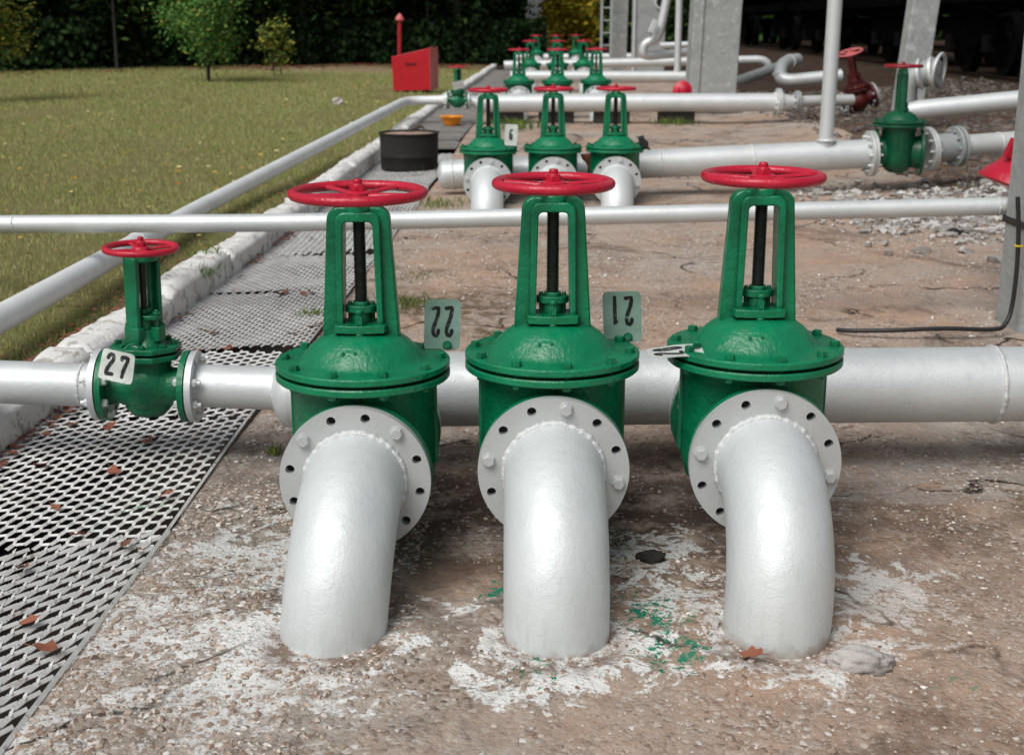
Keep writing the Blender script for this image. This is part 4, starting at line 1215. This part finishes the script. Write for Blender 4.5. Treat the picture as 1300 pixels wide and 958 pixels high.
# grey concrete post at the right frame edge with strap, cable and tie
pc = thing('concrete_post', 'grey concrete post cut by the right frame edge, cable strapped to it', 'post', (2.20, 5.02, 0))
m = MB(); m.box((0, 0, .95), (.30, .26, 2.1)); m.build('shaft', M['post'], pc, None, .02)
m = MB(); m.box((0, 0, at(1285, 290, 4.88).z), (.312, .272, .028)); m.build('strap', M['black'], pc, None, .002)
q = [at(1292, 250, 4.86), at(1293, 300, 4.86), at(1290, 350, 4.86), at(1284, 392, 4.86), at(1276, 411, 4.84), at(1262, 418, 4.82), at(1200, 417, 4.80), at(1140, 419, 4.80), at(1085, 421, 4.85), at(1060, 421, 4.9)]
for p in q: p.z = max(p.z, .012 if p is q[-1] else .02)
q2 = []
for i in range(len(q) - 1):
    p0, p1_, p2_, p3 = q[max(0, i - 1)], q[i], q[i + 1], q[min(len(q) - 1, i + 2)]
    for k in range(6):
        t = k / 6; q2.append(.5 * ((2 * p1_) + (p2_ - p0) * t + (2 * p0 - 5 * p1_ + 4 * p2_ - p3) * t * t + (3 * p1_ - p0 - 3 * p2_ + p3) * t ** 3))
m = MB(); m.tube(q2, .009, 12); o = m.build('cable', M['rubber'], None, 60); tag(o, 'thick black cable coming down the right post and lying on the slab', 'cable')
m = MB(); m.torus(.014, .004, 20, 8, Matrix.Translation(at(1293, 312, 4.86))); o = m.build('cable_tie', M['yellow'], None, 60); tag(o, 'yellow tie round the black cable on the right post', 'cable tie')
# red bell behind the post
bl = at(1297, 240, 5.75)
rb2 = thing('hydrant_bell', 'glossy red bell-shaped hydrant hood half hidden by the right post', 'hydrant', (bl.x, 5.75, 0))
zb = bl.z
m = MB(); m.lathe([(.200, zb - .01), (.208, zb - .002), (.205, zb + .012), (.18, zb + .05), (.15, zb + .085), (.125, zb + .14), (.11, zb + .24), (.10, zb + .34), (.06, zb + .38), (.02, zb + .39)], 48); o = m.build('hood', M['red'], rb2, 50); piv = T(0, 0, zb) @ RY(20) @ T(0, 0, -zb); o.matrix_local = piv
m = MB(); m.box((-.15, -.03, zb + .15), (.05, .03, .09), RZ(10)); o = m.build('lug', M['red'], rb2, None, .004); o.matrix_local = piv
m = MB(); m.lathe([(.05, 0), (.05, zb)], 24); m.build('standpipe', M['oldred'], rb2, 50)

# columns, pillar, cabinet
def column(label, pbase, Y, z0, wx, wy, lean, top=4.2, recess=False):
    o = thing('concrete_column', label, 'column', (pbase, Y, z0), (0, R(lean), 0))
    m = MB(); m.box((0, 0, top / 2 - .1), (wx, wy, top + .2)); m.build('shaft', M['column'], o, None, .015)
    if recess:
        m = MB(); m.box((-wx * .32, -wy / 2 - .012, top / 2 - .1), (wx * .06, .03, top + .2)); m.build('corner_rib', M['column'], o, None, .008)
    return o
cc = at(903, 140, 16.0)
co = column('wide grey concrete column standing in the middle distance', cc.x, 16.2, .06, .60, .40, 1.6, recess=True)
m = MB(); m.box((0, 0, .02), (.78, .62, .10)); m.build('footing', M['footing'], co, None, .01)
cc = at(1112, 158, 14.0)
c2 = column('slanting grey concrete pillar behind the side-on green valve', cc.x, 13.0, .10, .27, .22, 4.4)
m = MB(); m.box((0, 0, .01), (.70, .5, .13)); m.build('footing', M['footing'], c2, None, .01)
cc = at(784, 66, 27)
column('distant narrow concrete column left of the grey cabinet', cc.x, 27, .05, .34, .3, 1.0)
cabx = at(824, 60, 25.5)
cb = thing('steel_cabinet', 'tall grey steel cabinet panel beyond the pipes', 'cabinet', (cabx.x, 25.5, .05))
m = MB(); m.box((0, 0, 1.3), (.60, .3, 2.6)); m.build('body', M['post'], cb, None, .02)
m = MB(); m.box((-.315, -.02, 1.0), (.045, .35, 1.75)); m.build('side_rail', M['silver'], cb, None, .02)
m = MB(); m.lathe([(.10, 0), (.10, .05), (.135, .05), (.135, 0)], 28, T(.20, -.155, at(835, 3, 25.4).z - .05) @ RX(90), closed=True); m.build('port_ring', M['silver'], cb, 40)
m = MB(); m.lathe([(.10, 0), (.10, .02)], 28, T(.20, -.152, at(835, 3, 25.4).z - .05) @ RX(90)); m.build('port', M['gap'], cb, 40)
# ladder by the narrow column
lx = at(768, 60, 26.5)
ld = thing('ladder', 'thin grey steel ladder left of the distant narrow column', 'ladder', (lx.x, 26.5, .05))
for s in (-.08, .12):
    m = MB(); m.box((s, 0, 1.5), (.05, .05, 3.0)); m.build('rail', M['silver_dull'], ld, None)
for k in range(11):
    m = MB(); m.tube([(-.08, 0, .2 + .25 * k), (.12, 0, .2 + .25 * k)], .014, 8); m.build('rung', M['silver_dull'], ld)
# red fitting left of the wide column
rf = at(866, 115, 15.4)
m = MB(); m.lathe([(.02, -.04), (.10, -.04), (.115, -.03), (.115, .03), (.06, .05), (.05, .12), (.02, .13)], 28, RX(80)); o = m.build('red_fitting', M['red'], None, 45, loc=rf); tag(o, 'red round hydrant fitting peeping out left of the wide column', 'hydrant')
m = MB(); m.lathe([(.045, 0), (.045, rf.z)], 16); o2 = m.build('standpipe', M['oldred'], o, 45); o2.location = (0, .03, -rf.z)

# ------------------------------------------------------------------ stones
def rock(name, label, p, size, mat, seed, cat='stone'):
    bm = bmesh.new(); bmesh.ops.create_icosphere(bm, subdivisions=4, radius=1)
    for v in bm.verts:
        n1 = 1.5 * noise.fractal(v.co * 1.1 + Vector((seed, 0, 0)), .9, 2, 5); c_ = noise.cell(v.co * 2 + Vector((seed, 0, 0)))
        v.co *= 1 + .32 * n1; v.co.x *= size[0]; v.co.y *= size[1]; v.co.z *= size[2]
    me = bpy.data.meshes.new(name); bm.to_mesh(me); bm.free(); me.shade_smooth(); me.materials.append(mat)
    o = bpy.data.objects.new(name, me); C.objects.link(o); o.location = p; o.rotation_euler = (0, 0, seed); return tag(o, label, cat)
def onground(px, py, dz=0):
    Y = Yg(py, dz); return Vector((at(px, py, Y).x, Y, dz))
rock('stone', 'pale rough cement lump at the foot of the right near bend', onground(1096, 838, .014), (.056, .032, .024), M['rock'], 6.35)
rock('stone', 'black lump of slag between the middle and right near bends', onground(826, 706, .014), (.030, .022, .015), M['darkrock'], 3.1)
rock('stone', 'small white stone left of the right near bend foot', onground(902, 788, .008), (.022, .018, .013), M['rock'], 4.7)
rock('stone', 'pale stone far out on the lawn', (at(428, 128, 17.5).x, 17.5, .15), (.10, .07, .05), M['rock'], 5.2)
rock('stone', 'dark stone on the soil below the crossing pipe at right', onground(1213, 294, .015), (.035, .03, .02), M['darkrock'], 6.1)
rock('stone', 'grey stone left of the dark one below the crossing pipe', onground(1195, 298, .01), (.028, .02, .012), M['rock'], 7.1)

def stones(name, mat, n, fn, smin, smax, seed, flat_=.6):
    """nobody could count them: one object of loose grit"""
    r = random.Random(seed); m = MB()
    base = []
    for q in range(6):
        bm = bmesh.new(); bmesh.ops.create_icosphere(bm, subdivisions=1, radius=1)
        vs = [v.co * (1 + r.uniform(-.3, .25)) for v in bm.verts]; fs = [tuple(v.index for v in f.verts) for f in bm.faces]; bm.free(); base.append((vs, fs))
    c = 0
    while c < n:
        p = fn(r)
        if p is None: continue
        s = smin + (smax - smin) * r.random() ** 3
        vs, fs = base[r.randrange(6)]
        mt = Matrix.Translation(p) @ RZ(r.uniform(0, 360)) @ Matrix.Diagonal((s * r.uniform(.7, 1.3), s * r.uniform(.7, 1.2), s * flat_ * r.uniform(.6, 1.2), 1))
        m.add(vs, fs, mt); c += 1
    o = m.build(name, mat, None, 30); o['kind'] = 'stuff'
    return o
def padpt(x0, x1, y0, y1, thr=-.1, sc=3.):
    def f(r):
        y = r.uniform(y0, y1); x = r.uniform(x0, x1)
        if x < pad_edge(y) + .015: return None
        if noise.noise(Vector((x * sc, y * sc, 7))) < thr + r.uniform(-.2, .2): return None
        return (x, y, padz(x, y))
    return f
o = stones('grit', M['gravel'], 9000, padpt(-1.0, 1.5, 1.75, 3.6, -.05), .0012, .0085, 11); tag(o, 'loose pale grit and chips scattered over the near slab', 'grit')
o = stones('grit', M['gravel'], 5200, padpt(-1.1, -.2, 1.6, 3.2, -.3), .002, .011, 12); tag(o, 'thick grit along the slab edge by the grating', 'grit')
o = stones('grit', M['gravel'], 6500, padpt(-.9, 2.6, 3.5, 7.5, -.05, 1.5), .003, .014, 13); tag(o, 'scattered grit on the slab behind the thick main', 'grit')
o = stones('grit', M['gravel'], 5500, padpt(.2, 1.7, 1.7, 3.3, -.25, 4.), .0012, .0065, 17); tag(o, 'fine loose grit over the slab at lower right', 'grit')
def heap(r):
    x = r.gauss(3.0, .55); y = r.gauss(8.1, .6)
    if x < 1.9: return None
    return (x, y, gh(x, y) + .02 * r.random())
o = stones('crushed_stone', M['crushed'], 1400, heap, .018, .055, 14, .7); tag(o, 'crushed white and grey stone below the side-on green valve', 'gravel')
def ball(r):
    y = r.uniform(8.5, 20); x = r.uniform(3.0, 6.5) + .0375 * y * r.random()
    return (x, y, gh(x, y))
o = stones('ballast_stones', M['darkstone'], 5000, ball, .02, .06, 15, .7); tag(o, 'dark loose ballast stones on the slope up to the railway', 'ballast')

# ------------------------------------------------------------------ dry leaves on the grating
rl = random.Random(21)
leafspots = [(92, 540), (140, 542), (160, 700 - 8), (178, 699), (52, 592), (192, 560), (38, 790), (60, 824), (212, 628), (100, 680), (228, 405), (240, 398), (256, 420), (272, 424), (250, 447), (292, 441), (298, 369), (362, 372), (385, 374), (395, 372), (398, 416), (405, 412), (331, 320), (395, 302), (226, 400), (30, 722), (355, 375), (305, 352), (343, 322), (318, 318), (370, 425), (288, 444), (70, 645), (145, 600), (955, 826)]
def leafmesh(r):
    m = MB(); out = []
    n = 14
    for i in range(n):
        a = 2 * PI * i / n; lob = 1 + .28 * math.cos(5 * a) * (1 if math.cos(a) > -.6 else .3)
        out.append((math.cos(a) * lob, math.sin(a) * lob * .75))
    cup = r.uniform(.15, .6); tw = r.uniform(-.5, .5)
    vs = [(0, 0, 0)] + [(x * .5, y * .5, cup * .2 * (x * x + y * y) + tw * x * y * .2) for x, y in out] + [(x, y, cup * (x * x * .4 + y * y) + tw * x * y + r.uniform(-.12, .12)) for x, y in out]
    fs = [(0, 1 + i, 1 + (i + 1) % n) for i in range(n)] + [(1 + i, 1 + n + i, 1 + n + (i + 1) % n, 1 + (i + 1) % n) for i in range(n)]
    m.add(vs, fs); m.tube([(-.9, 0, cup * .3), (-1.7, .1, .1)], .04, 5)
    return m
lms = []
for k in range(4):
    o = leafmesh(rl).build('dry_leaf', M['dryleaf'], None, 60); lms.append(o)
for k, (px, py) in enumerate(leafspots):
    src = lms[k % 4]
    o = src if k < 4 else src.copy()
    if k >= 4: C.objects.link(o)
    p = onground(px, py, .022)
    p.z = .026 if k != len(leafspots) - 1 else .014
    s = rl.uniform(.016, .030); o.scale = (s, s * rl.uniform(.6, 1), s); o.location = p
    o.rotation_euler = (rl.uniform(-.4, .4), rl.uniform(-.4, .4), rl.uniform(0, 6.28))
    tag(o, 'dry reddish brown leaf fallen on or beside the metal grating', 'leaf', 'dry leaves on the grating')
o['label'] = 'curled dry leaf at the foot of the right near bend'; del o['group']
# litter stuff along kerb and lawn
def litter(name, label, n, fn, smin, smax, seed, mat='litter'):
    r = random.Random(seed); m = MB(); c = 0
    while c < n:
        p = fn(r)
        if p is None: continue
        s = r.uniform(smin, smax); 
        mt = Matrix.Translation(p) @ RZ(r.uniform(0, 360)) @ RX(r.uniform(-30, 30)) @ Matrix.Scale(s, 4)
        m.add([(-1, 0, 0), (-.3, -.55, .1), (.5, -.5, .15), (1, 0, .1), (.5, .5, .05), (-.3, .55, .2), (0, 0, -.05)], [(6, i, (i + 1) % 6) for i in range(6)], mt); c += 1
    o = m.build(name, M[mat], None, None); o['kind'] = 'stuff'; return tag(o, label, 'leaves')
def lawnpt(r):
    y = 3.2 + 22 * r.random() ** .8; x = kin(y) - .3 - r.random() ** 1.2 * y * .45
    return (x, y, lawnz(x, y) + .03)
litter('fallen_leaves', 'yellow and brown leaves scattered on the grass', 900, lawnpt, .010, .028, 31)
def kerbpt(r):
    y = 1.7 + 8 * r.random(); side = r.random()
    if side < .5: return (kin(y) + abs(r.gauss(0, .03)), y, .022 + .012 * r.random())
    return (kin(y) - .17 - abs(r.gauss(0, .07)), y, .07 + .02 * r.random())
def clip_(fn):
    def g(r):
        p = fn(r)
        return p if noise.noise(Vector((p[1] * 1.7, p[0] * 2, 3))) > -.05 else None
    return g
litter('leaf_litter', 'crumbled brown leaf litter along both sides of the kerb', 1500, clip_(kerbpt), .005, .016, 32, 'dryleaf')
def wfloor(r):
    x = r.uniform(-14, -1); y = wedge(x) - abs(r.gauss(0, 1.6)); return (x, y, lawnz(x, y) + .02)
litter('leaf_litter', 'brown leaf litter under the edge of the wood', 1200, wfloor, .03, .06, 33, 'dryleaf')

# ------------------------------------------------------------------ grass
def blades(name, label, n, fn, hmin, hmax, w, seed, mat='grass', lean=.5):
    r = random.Random(seed); vs = []; fs = []; c = 0
    while c < n:
        p = fn(r)
        if p is None: continue
        x, y, z, k = p
        h = r.uniform(hmin, hmax) * k; a = r.uniform(0, 6.28); la = r.uniform(0, 6.28); l = h * lean * r.random()
        dx, dy = math.cos(a) * w * k * .5, math.sin(a) * w * k * .5
        b = len(vs)
        vs += [(x - dx, y - dy, z), (x + dx, y + dy, z), (x + dx * .6 + math.cos(la) * l * .4, y + dy * .6 + math.sin(la) * l * .4, z + h * .6), (x + math.cos(la) * l, y + math.sin(la) * l, z + h)]
        fs += [(b, b + 1, b + 2), (b, b + 2, b + 3)]; c += 1
    me = bpy.data.meshes.new(name); me.from_pydata(vs, [], fs); me.materials.append(M[mat])
    o = bpy.data.objects.new(name, me); C.objects.link(o); o['kind'] = 'stuff'; return tag(o, label, 'grass')
def gl_(r):
    y = 3.4 + 27 * r.random() ** 1.25; half = y * .45 + .5
    x = kin(y) - .22 - r.random() * half
    if noise.noise(Vector((x * .8, y * .8, 2))) + r.uniform(-.5, .5) < -.25: return None
    if math.hypot((x + 4.2) * .7, y - 29) < 2.2 * r.uniform(.6, 1.2): return None
    k = 1 + max(0, y - 6) * .055
    return (x, y, lawnz(x, y) - .004, k)
blades('grass', 'short mown grass of the lawn left of the kerb', 190000, gl_, .016, .038, .0035, 41)
def tuft(label, px, py, Y=None, z=.0, n=60, s=.05, h=(.03, .07), seed=1, mat='weed'):
    p = onground(px, py, z) if Y is None else Vector((at(px, py, Y).x, Y, z))
    rr = lambda r: (p.x + r.gauss(0, s), p.y + r.gauss(0, s), z, 1)
    o = blades('grass_tuft', label, n, rr, h[0], h[1], .004, seed, mat, .9); del o['kind']; o['category'] = 'weed'; return o
tuft('small green weed tuft left of the left near bend flange', 348, 575, z=.0, n=60, s=.012, h=(.012, .03), seed=51)
tuft('grassy weeds on top of the kerb behind the 27-tagged valve', 245, 352, z=.10, n=160, s=.05, h=(.02, .07), seed=52)
tuft('thin dry weed leaning on the kerb side', 262, 330, z=.11, n=60, s=.04, h=(.03, .09), seed=53)
tuft('mossy weed patch on the slab behind the left near valve', 520, 385, z=.0, n=260, s=.07, h=(.01, .03), seed=54)
tuft('weed tuft further back on the slab behind the left valve', 545, 350, z=.0, n=160, s=.08, h=(.01, .025), seed=57)
tuft('bright green weeds below the third main beside the leftmost yoke', 655, 158, 13.6, .10, n=260, s=.12, h=(.05, .13), seed=55)
tuft('green weeds under the third main left of the wide column', 860, 148, 14.2, .10, n=200, s=.14, h=(.04, .10), seed=56)
tuft('dry weeds at the foot of the second row, left of its first bend', 562, 262, z=.0, n=150, s=.08, h=(.02, .08), seed=58)
tuft('weeds at the trench edge beside the second-row left valve', 590, 190, 10.2, .0, n=200, s=.1, h=(.04, .12), seed=59)
tuft('weeds growing at the slab edge behind the left near yoke', 398, 405, z=.0, n=90, s=.03, h=(.02, .06), seed=60)

# ------------------------------------------------------------------ trees
def crown(mb, n, cx, cy, cz, rx, ry, rz, leaf, r, clumps=14, hole=.0):
    cl = []
    for i in range(clumps):
        while True:
            p = Vector((r.uniform(-1, 1), r.uniform(-1, 1), r.uniform(-1, 1)))
            if .25 < p.length < 1: break
        cl.append((Vector((cx + p.x * rx * .8, cy + p.y * ry * .8, cz + p.z * rz * .85)), r.uniform(.22, .45)))
    for i in range(n):
        c, s = cl[r.randrange(clumps)]
        p = c + Vector((r.gauss(0, rx * s * .6), r.gauss(0, ry * s * .6), r.gauss(0, rz * s * .5)))
        u = Vector((r.gauss(0, 1), r.gauss(0, 1), r.gauss(0, .6))).normalized(); w = u.orthogonal().normalized()
        if r.random() < .5: w = u.cross(w)
        l = leaf * r.uniform(.6, 1.3)
        b = len(mb.v)
        mb.v += [tuple(p - u * l), tuple(p + w * l * .45), tuple(p + u * l), tuple(p - w * l * .45)]
        mb.f.append((b, b + 1, b + 2, b + 3))
    return cl
def quickmesh(mb, name, mat, parent):
    me = bpy.data.meshes.new(name); me.from_pydata(mb.v, [], mb.f); me.materials.append(mat)
    o = bpy.data.objects.new(name, me); C.objects.link(o)
    if parent: o.parent = parent
    return o
def tree(name, label, cat, loc, h, rx, n, leaf, mat, seed, bark='bark', trunks=1, cbase=.25, group=None, tr=.07):
    r = random.Random(seed)
    root = thing(name, label, cat, loc, (0, 0, r.uniform(0, 6)), group)
    cm = MB(); cz = h * (cbase + 1) / 2
    cl = crown(cm, n, 0, 0, cz, rx, rx, h * (1 - cbase) / 2, leaf, r, 18)
    quickmesh(cm, 'crown', mat, root)
    tm = MB()
    for t in range(trunks):
        dx, dy = (r.uniform(-.1, .1), r.uniform(-.1, .1)) if trunks > 1 else (0, 0)
        top = Vector((dx * 4 + r.uniform(-.1, .1), dy * 4, h * .85))
        tm.tube([(dx, dy, -.1), (dx * 1.5, dy * 1.5, h * .25), (dx * 2.4, dy * 2.5, h * .55), top], [tr, tr * .8, tr * .5, tr * .12], 8)
    for c, s in cl[:10]:
        z = max(h * .12, c.z - r.uniform(.2, .5) * h * .4)
        tm.tube([(0, 0, z), (Vector((0, 0, z)) + c) / 2 + Vector((0, 0, .08)), c], [tr * .4, tr * .28, tr * .08], 6)
    tm.build('trunk', M[bark], root, 60)
    return root
tp = at(262, 110, 22.5)
tree('young_tree', 'young bushy green tree with several thin stems on the lawn', 'tree', (tp.x, 22.5, .13), 2.5, .98, 8500, .038, M['leaf_young'], 71, trunks=3, cbase=.15, tr=.024)
tp = at(352, 98, 25.0)
tree('young_tree', 'small yellowing sapling right of the bushy young tree', 'tree', (tp.x, 25.0, .15), 1.15, .42, 700, .05, M['leaf_yellowing'], 72, trunks=2, cbase=.2, tr=.015)
tp = at(-18, 125, 17)
tree('young_tree', 'leafy young tree cut by the left frame edge', 'tree', (tp.x - .15, 17.5, .16), 2.3, .62, 3600, .036, M['leaf_yellowing'], 73, trunks=1, cbase=.1, tr=.03)
# the dark wood: a few tree shapes, placed many times along the lawn edge
wood = []
for i, (h, rx, n, lf, mt, cb) in enumerate([(7.5, 2.1, 6500, .11, 'leaf_dark', .12), (6.5, 1.8, 6000, .10, 'leaf_mid', .10), (8.5, 2.2, 6500, .11, 'leaf_mid', .16), (3.2, 1.5, 4200, .075, 'leaf_mid', .0)]):
    wood.append(tree('forest_tree', 'dense dark tree at the edge of the wood behind the lawn', 'tree', (-8, 32, .05), h, rx, n, lf, M[mt], 80 + i, 'palebark' if i == 2 else 'bark', 1, cb, 'dark trees of the wood behind the lawn', .13))
rw = random.Random(91)
first = [True] * 4
for k in range(64):
    x = -17 + 16.0 * (k % 32) / 31 + rw.uniform(-.3, .3)
    yedge = wedge(x) + .7
    y = yedge + (0 if k < 32 else 3.4) + rw.uniform(0, 1.6)
    i = rw.choice([0, 1, 2, 3, 0, 1]) if k < 32 else rw.choice([0, 1, 2])
    o = wood[i]
    if first[i]: first[i] = False
    else: o = copy_tree(o)
    o.location = (x, y, .05); o.rotation_euler = (0, 0, rw.uniform(0, 6)); s = rw.uniform(.85, 1.2); o.scale = (s, s, s)
    o['label'] = 'dense dark tree in the shadowy wood behind the lawn'
sap = tree('forest_tree', 'slim pale-stemmed tree at the front of the dark wood', 'tree', (-6, 30, .05), 7, .8, 1200, .07, M['leaf_mid'], 97, 'palebark', 1, .35, 'slim pale trunks before the wood', .045)
for k, (px, dy) in enumerate([(150, .4), (340, .7), (545, .5)]):
    x = (px - 650) / F * 30; y = wedge(x) - .1 + dy; x = (px - 650) / F * y * .98
    o = sap if k == 0 else copy_tree(sap)
    o.location = (x, y, .1); o.rotation_euler = (rw.uniform(-.05, .05), rw.uniform(-.05, .05), rw.uniform(0, 6)); s = rw.uniform(.7, 1.1); o.scale = (s, s, s)
# bushes filling the shadows right across behind the rows
for k, (px, Y, h, rx, mt, lb) in enumerate([(738, 44, 4.5, 1.0, 'leaf_gold', 'golden autumn tree behind the far valves, left of the ladder'), (758, 47, 5.5, 1.3, 'leaf_gold', 'tall yellow-leaved tree just left of the distant narrow column'),
        (720, 42.5, 3.0, .8, 'leaf_gold', 'yellow-green bush where the dark wood ends'), (800, 40, 5, 1.3, 'leaf_mid', 'dark green tree between the narrow column and the cabinet'), (868, 42, 5.5, 1.6, 'leaf_mid', 'green tree seen between the slim pole and wide column'), (893, 50, 6, 2.0, 'leaf_mid', 'dark green tree hidden mostly by the wide column')]):
    tree('background_tree', lb, 'tree', (at(px, 40, Y).x, Y, .1), h, rx, 2600, .11, M[mt], 120 + k, cbase=.02)
# far-off wood closing the view, one uncountable mass
def mass(name, label, x0, x1, yfn, h, n, leaf, mat, seed, thick=5):
    r = random.Random(seed); m = MB()
    for i in range(n):
        x = r.uniform(x0, x1); y = yfn(x) + r.uniform(0, thick); z = r.random() * h
        u = Vector((r.gauss(0, 1), r.gauss(0, .5), r.gauss(0, 1))).normalized(); w = Vector((0, 1, 0)).cross(u).normalized()
        l = leaf * r.uniform(.6, 1.4); b = len(m.v); p = Vector((x, y, z))
        m.v += [tuple(p - u * l), tuple(p + w * l * .7), tuple(p + u * l), tuple(p - w * l * .7)]; m.f.append((b, b + 1, b + 2, b + 3))
    o = quickmesh(m, name, M[mat], None); o['kind'] = 'stuff'; return tag(o, label, 'wood')
mass('far_wood', 'dark mass of wood closing the view behind the lawn', -32, .3, lambda x: wedge(x) + 6.5, 11, 26000, .38, 'leaf_dark', 131)
mass('far_wood', 'distant green wood behind the columns and tank wagons', 2, 45, lambda x: 62, 12, 22000, .45, 'leaf_mid', 132)
mass('undergrowth', 'dark undergrowth at the foot of the wood', -17, 1.0, wedge, 1.3, 15000, .07, 'leaf_dark', 133, 1.6)
# pale building glimpsed through the wood
bp = at(112, 45, 29.6)
bd = thing('building', 'pale little building glimpsed through the dark wood, far left', 'building', (bp.x, 30.6, .1))
m = MB(); m.box((0, 0, 1.4), (1.1, 2, 2.8)); m.build('wall', M['pavilion'], bd, None)
m = MB(); m.box((0, 0, 2.86), (1.5, 2.4, .12)); m.build('roof', M['post'], bd, None)

# ------------------------------------------------------------------ railway at the right
def rx_(y): return 7.5 + .0375 * (y - 18.5)
rt = thing('railway_track', 'dark railway track under the black tank wagons', 'railway', (rx_(18), 18, .25))
def wagon(label):
    w = thing('tank_wagon', label, 'wagon', group='black tank wagons on the sidings')
    m = MB()
    m.lathe([(0.0, -5.6), (.8, -5.5), (1.25, -5.3), (1.4, -5.0), (1.4, 5.0), (1.25, 5.3), (.8, 5.5), (0, 5.6)], 40, T(0, 0, 2.72) @ RX(90)); m.build('tank', M['wagon'], w, 50)
    m = MB(); m.box((0, 0, 1.18), (.5, 11.2, .30)); m.box((1.25, 0, 1.20), (.14, 11.2, .22)); m.box((-1.25, 0, 1.20), (.14, 11.2, .22))
    for y in (-5.5, -3.8, 0, 3.8, 5.5): m.box((0, y, 1.20), (2.5, .2, .2))
    m.build('underframe', M['wagon'], w, None)
    for by in (-3.8, 3.8):
        bg = MB()
        for s in (-1, 1):
            bg.prism([(-1.3, .42), (-1.0, .38), (-.5, .40), (-.35, .28), (.35, .28), (.5, .40), (1.0, .38), (1.3, .42), (1.25, .72), (.5, .88), (-.5, .88), (-1.25, .72)], -.06, .06, T(s * 1.02, by, .12) @ RZ(90) @ RX(90))
        bg.box((0, by, .78), (2.0, .4, .25)); bo = bg.build('bogie', M['wagon'], w, None)
        for wy in (-.92, .92):
            for s in (-1, 1):
                wh = MB(); wh.lathe([(.06, -.05), (.16, -.06), (.20, -.02), (.38, -.01), (.42, -.06), (.475, -.06), (.475, .05), (.50, .06), (.50, .09), (.40, .09), (.36, .02), (.18, .03), (.06, .08)], 36, T(s * .76, by + wy, .475) @ RY(-90 * s))
                wh.build('wheel', M['wheelsteel'], bo, 35)
                ab = MB(); ab.box((s * 1.06, by + wy, .475), (.16, .26, .26)); ab.build('axle_box', M['wheelsteel'], bo, None, .02)
    m = MB(); m.lathe([(.14, 0), (.14, .22), (.20, .22), (.20, .26)], 20, T(0, 0, 1.0) @ RX(180)); m.build('outlet', M['wagon'], w, 35)
    for y in (-5.9, 5.9):
        for s in (-.9, .9):
            m = MB(); m.lathe([(.08, -.3), (.08, .2), (.22, .2), (.22, .25)], 20, T(s, y, 1.15) @ RX(90 if y < 0 else -90)); m.build('buffer', M['wagon'], w, 35)
    return w
RA = 0.0375
w0 = wagon('nearest black tank wagon on the near siding, top right')
zrail = .42
wp = [(0, 16.5, 'nearest black tank wagon on the near siding, at the right frame edge'), (0, 29.2, 'second black tank wagon of the near siding'), (0, 41.9, 'third black tank wagon of the near siding, beyond the riser pole'), (0, 54.6, 'farthest black tank wagon of the near siding, right of the wide column'),
      (4.6, 19.5, 'nearest dark tank wagon added behind the near siding as dark backing'), (4.6, 32.2, 'second dark tank wagon added behind the near siding as dark backing'), (4.6, 44.9, 'third dark tank wagon added behind the near siding as dark backing'), (4.6, 57.6, 'farthest dark tank wagon added behind the near siding as dark backing')]  # second train added behind so the gaps under the first stay black
for k, (dx, y, lb) in enumerate(wp):
    o = w0 if k == 0 else copy_tree(w0)
    o['label'] = lb; o.location = (rx_(y) + .76 + dx, y, zrail); o.rotation_euler = (0, 0, -RA)
for dx in (0, 1.52, 4.6, 6.12):  # second pair of rails carries the added wagons
    m = MB(); y0, y1 = -14, 50
    m.box((dx, 18, .12), (.07, 64, .03)); m.box((dx, 18, .06), (.02, 64, .10)); m.box((dx, 18, .012), (.14, 64, .016))
    o = m.build('rail', M['rail'], rt, None); o.rotation_euler = (0, 0, -RA)
    o.location = (0, 0, zrail - .25 - .135)
for side in (0, 1):
    for k in range(48):
        y = -13 + k * 1.25
        m = MB(); m.box((0, 0, 0), (2.7, .26, .12)); o = m.build('sleeper', M['sleeper'], rt, None)
        o.location = (.76 + 4.6 * side + RA * y, y, zrail - .25 - .19); o.rotation_euler = (0, 0, -RA)
m = MB(); vs = []; ysb = [3, 20, 66]
for y in ysb:
    xc = rx_(y); vs += [(xc - 1.9, y, .10), (xc - .8, y, zrail - .145), (xc + 7.6, y, zrail - .145), (xc + 9.5, y, .1)]
m.add(vs, [(j * 4 + i, j * 4 + i + 1, j * 4 + i + 5, j * 4 + i + 4) for j in range(2) for i in range(3)]); struct(m.build('railway_embankment', M['ballast'], None, None))
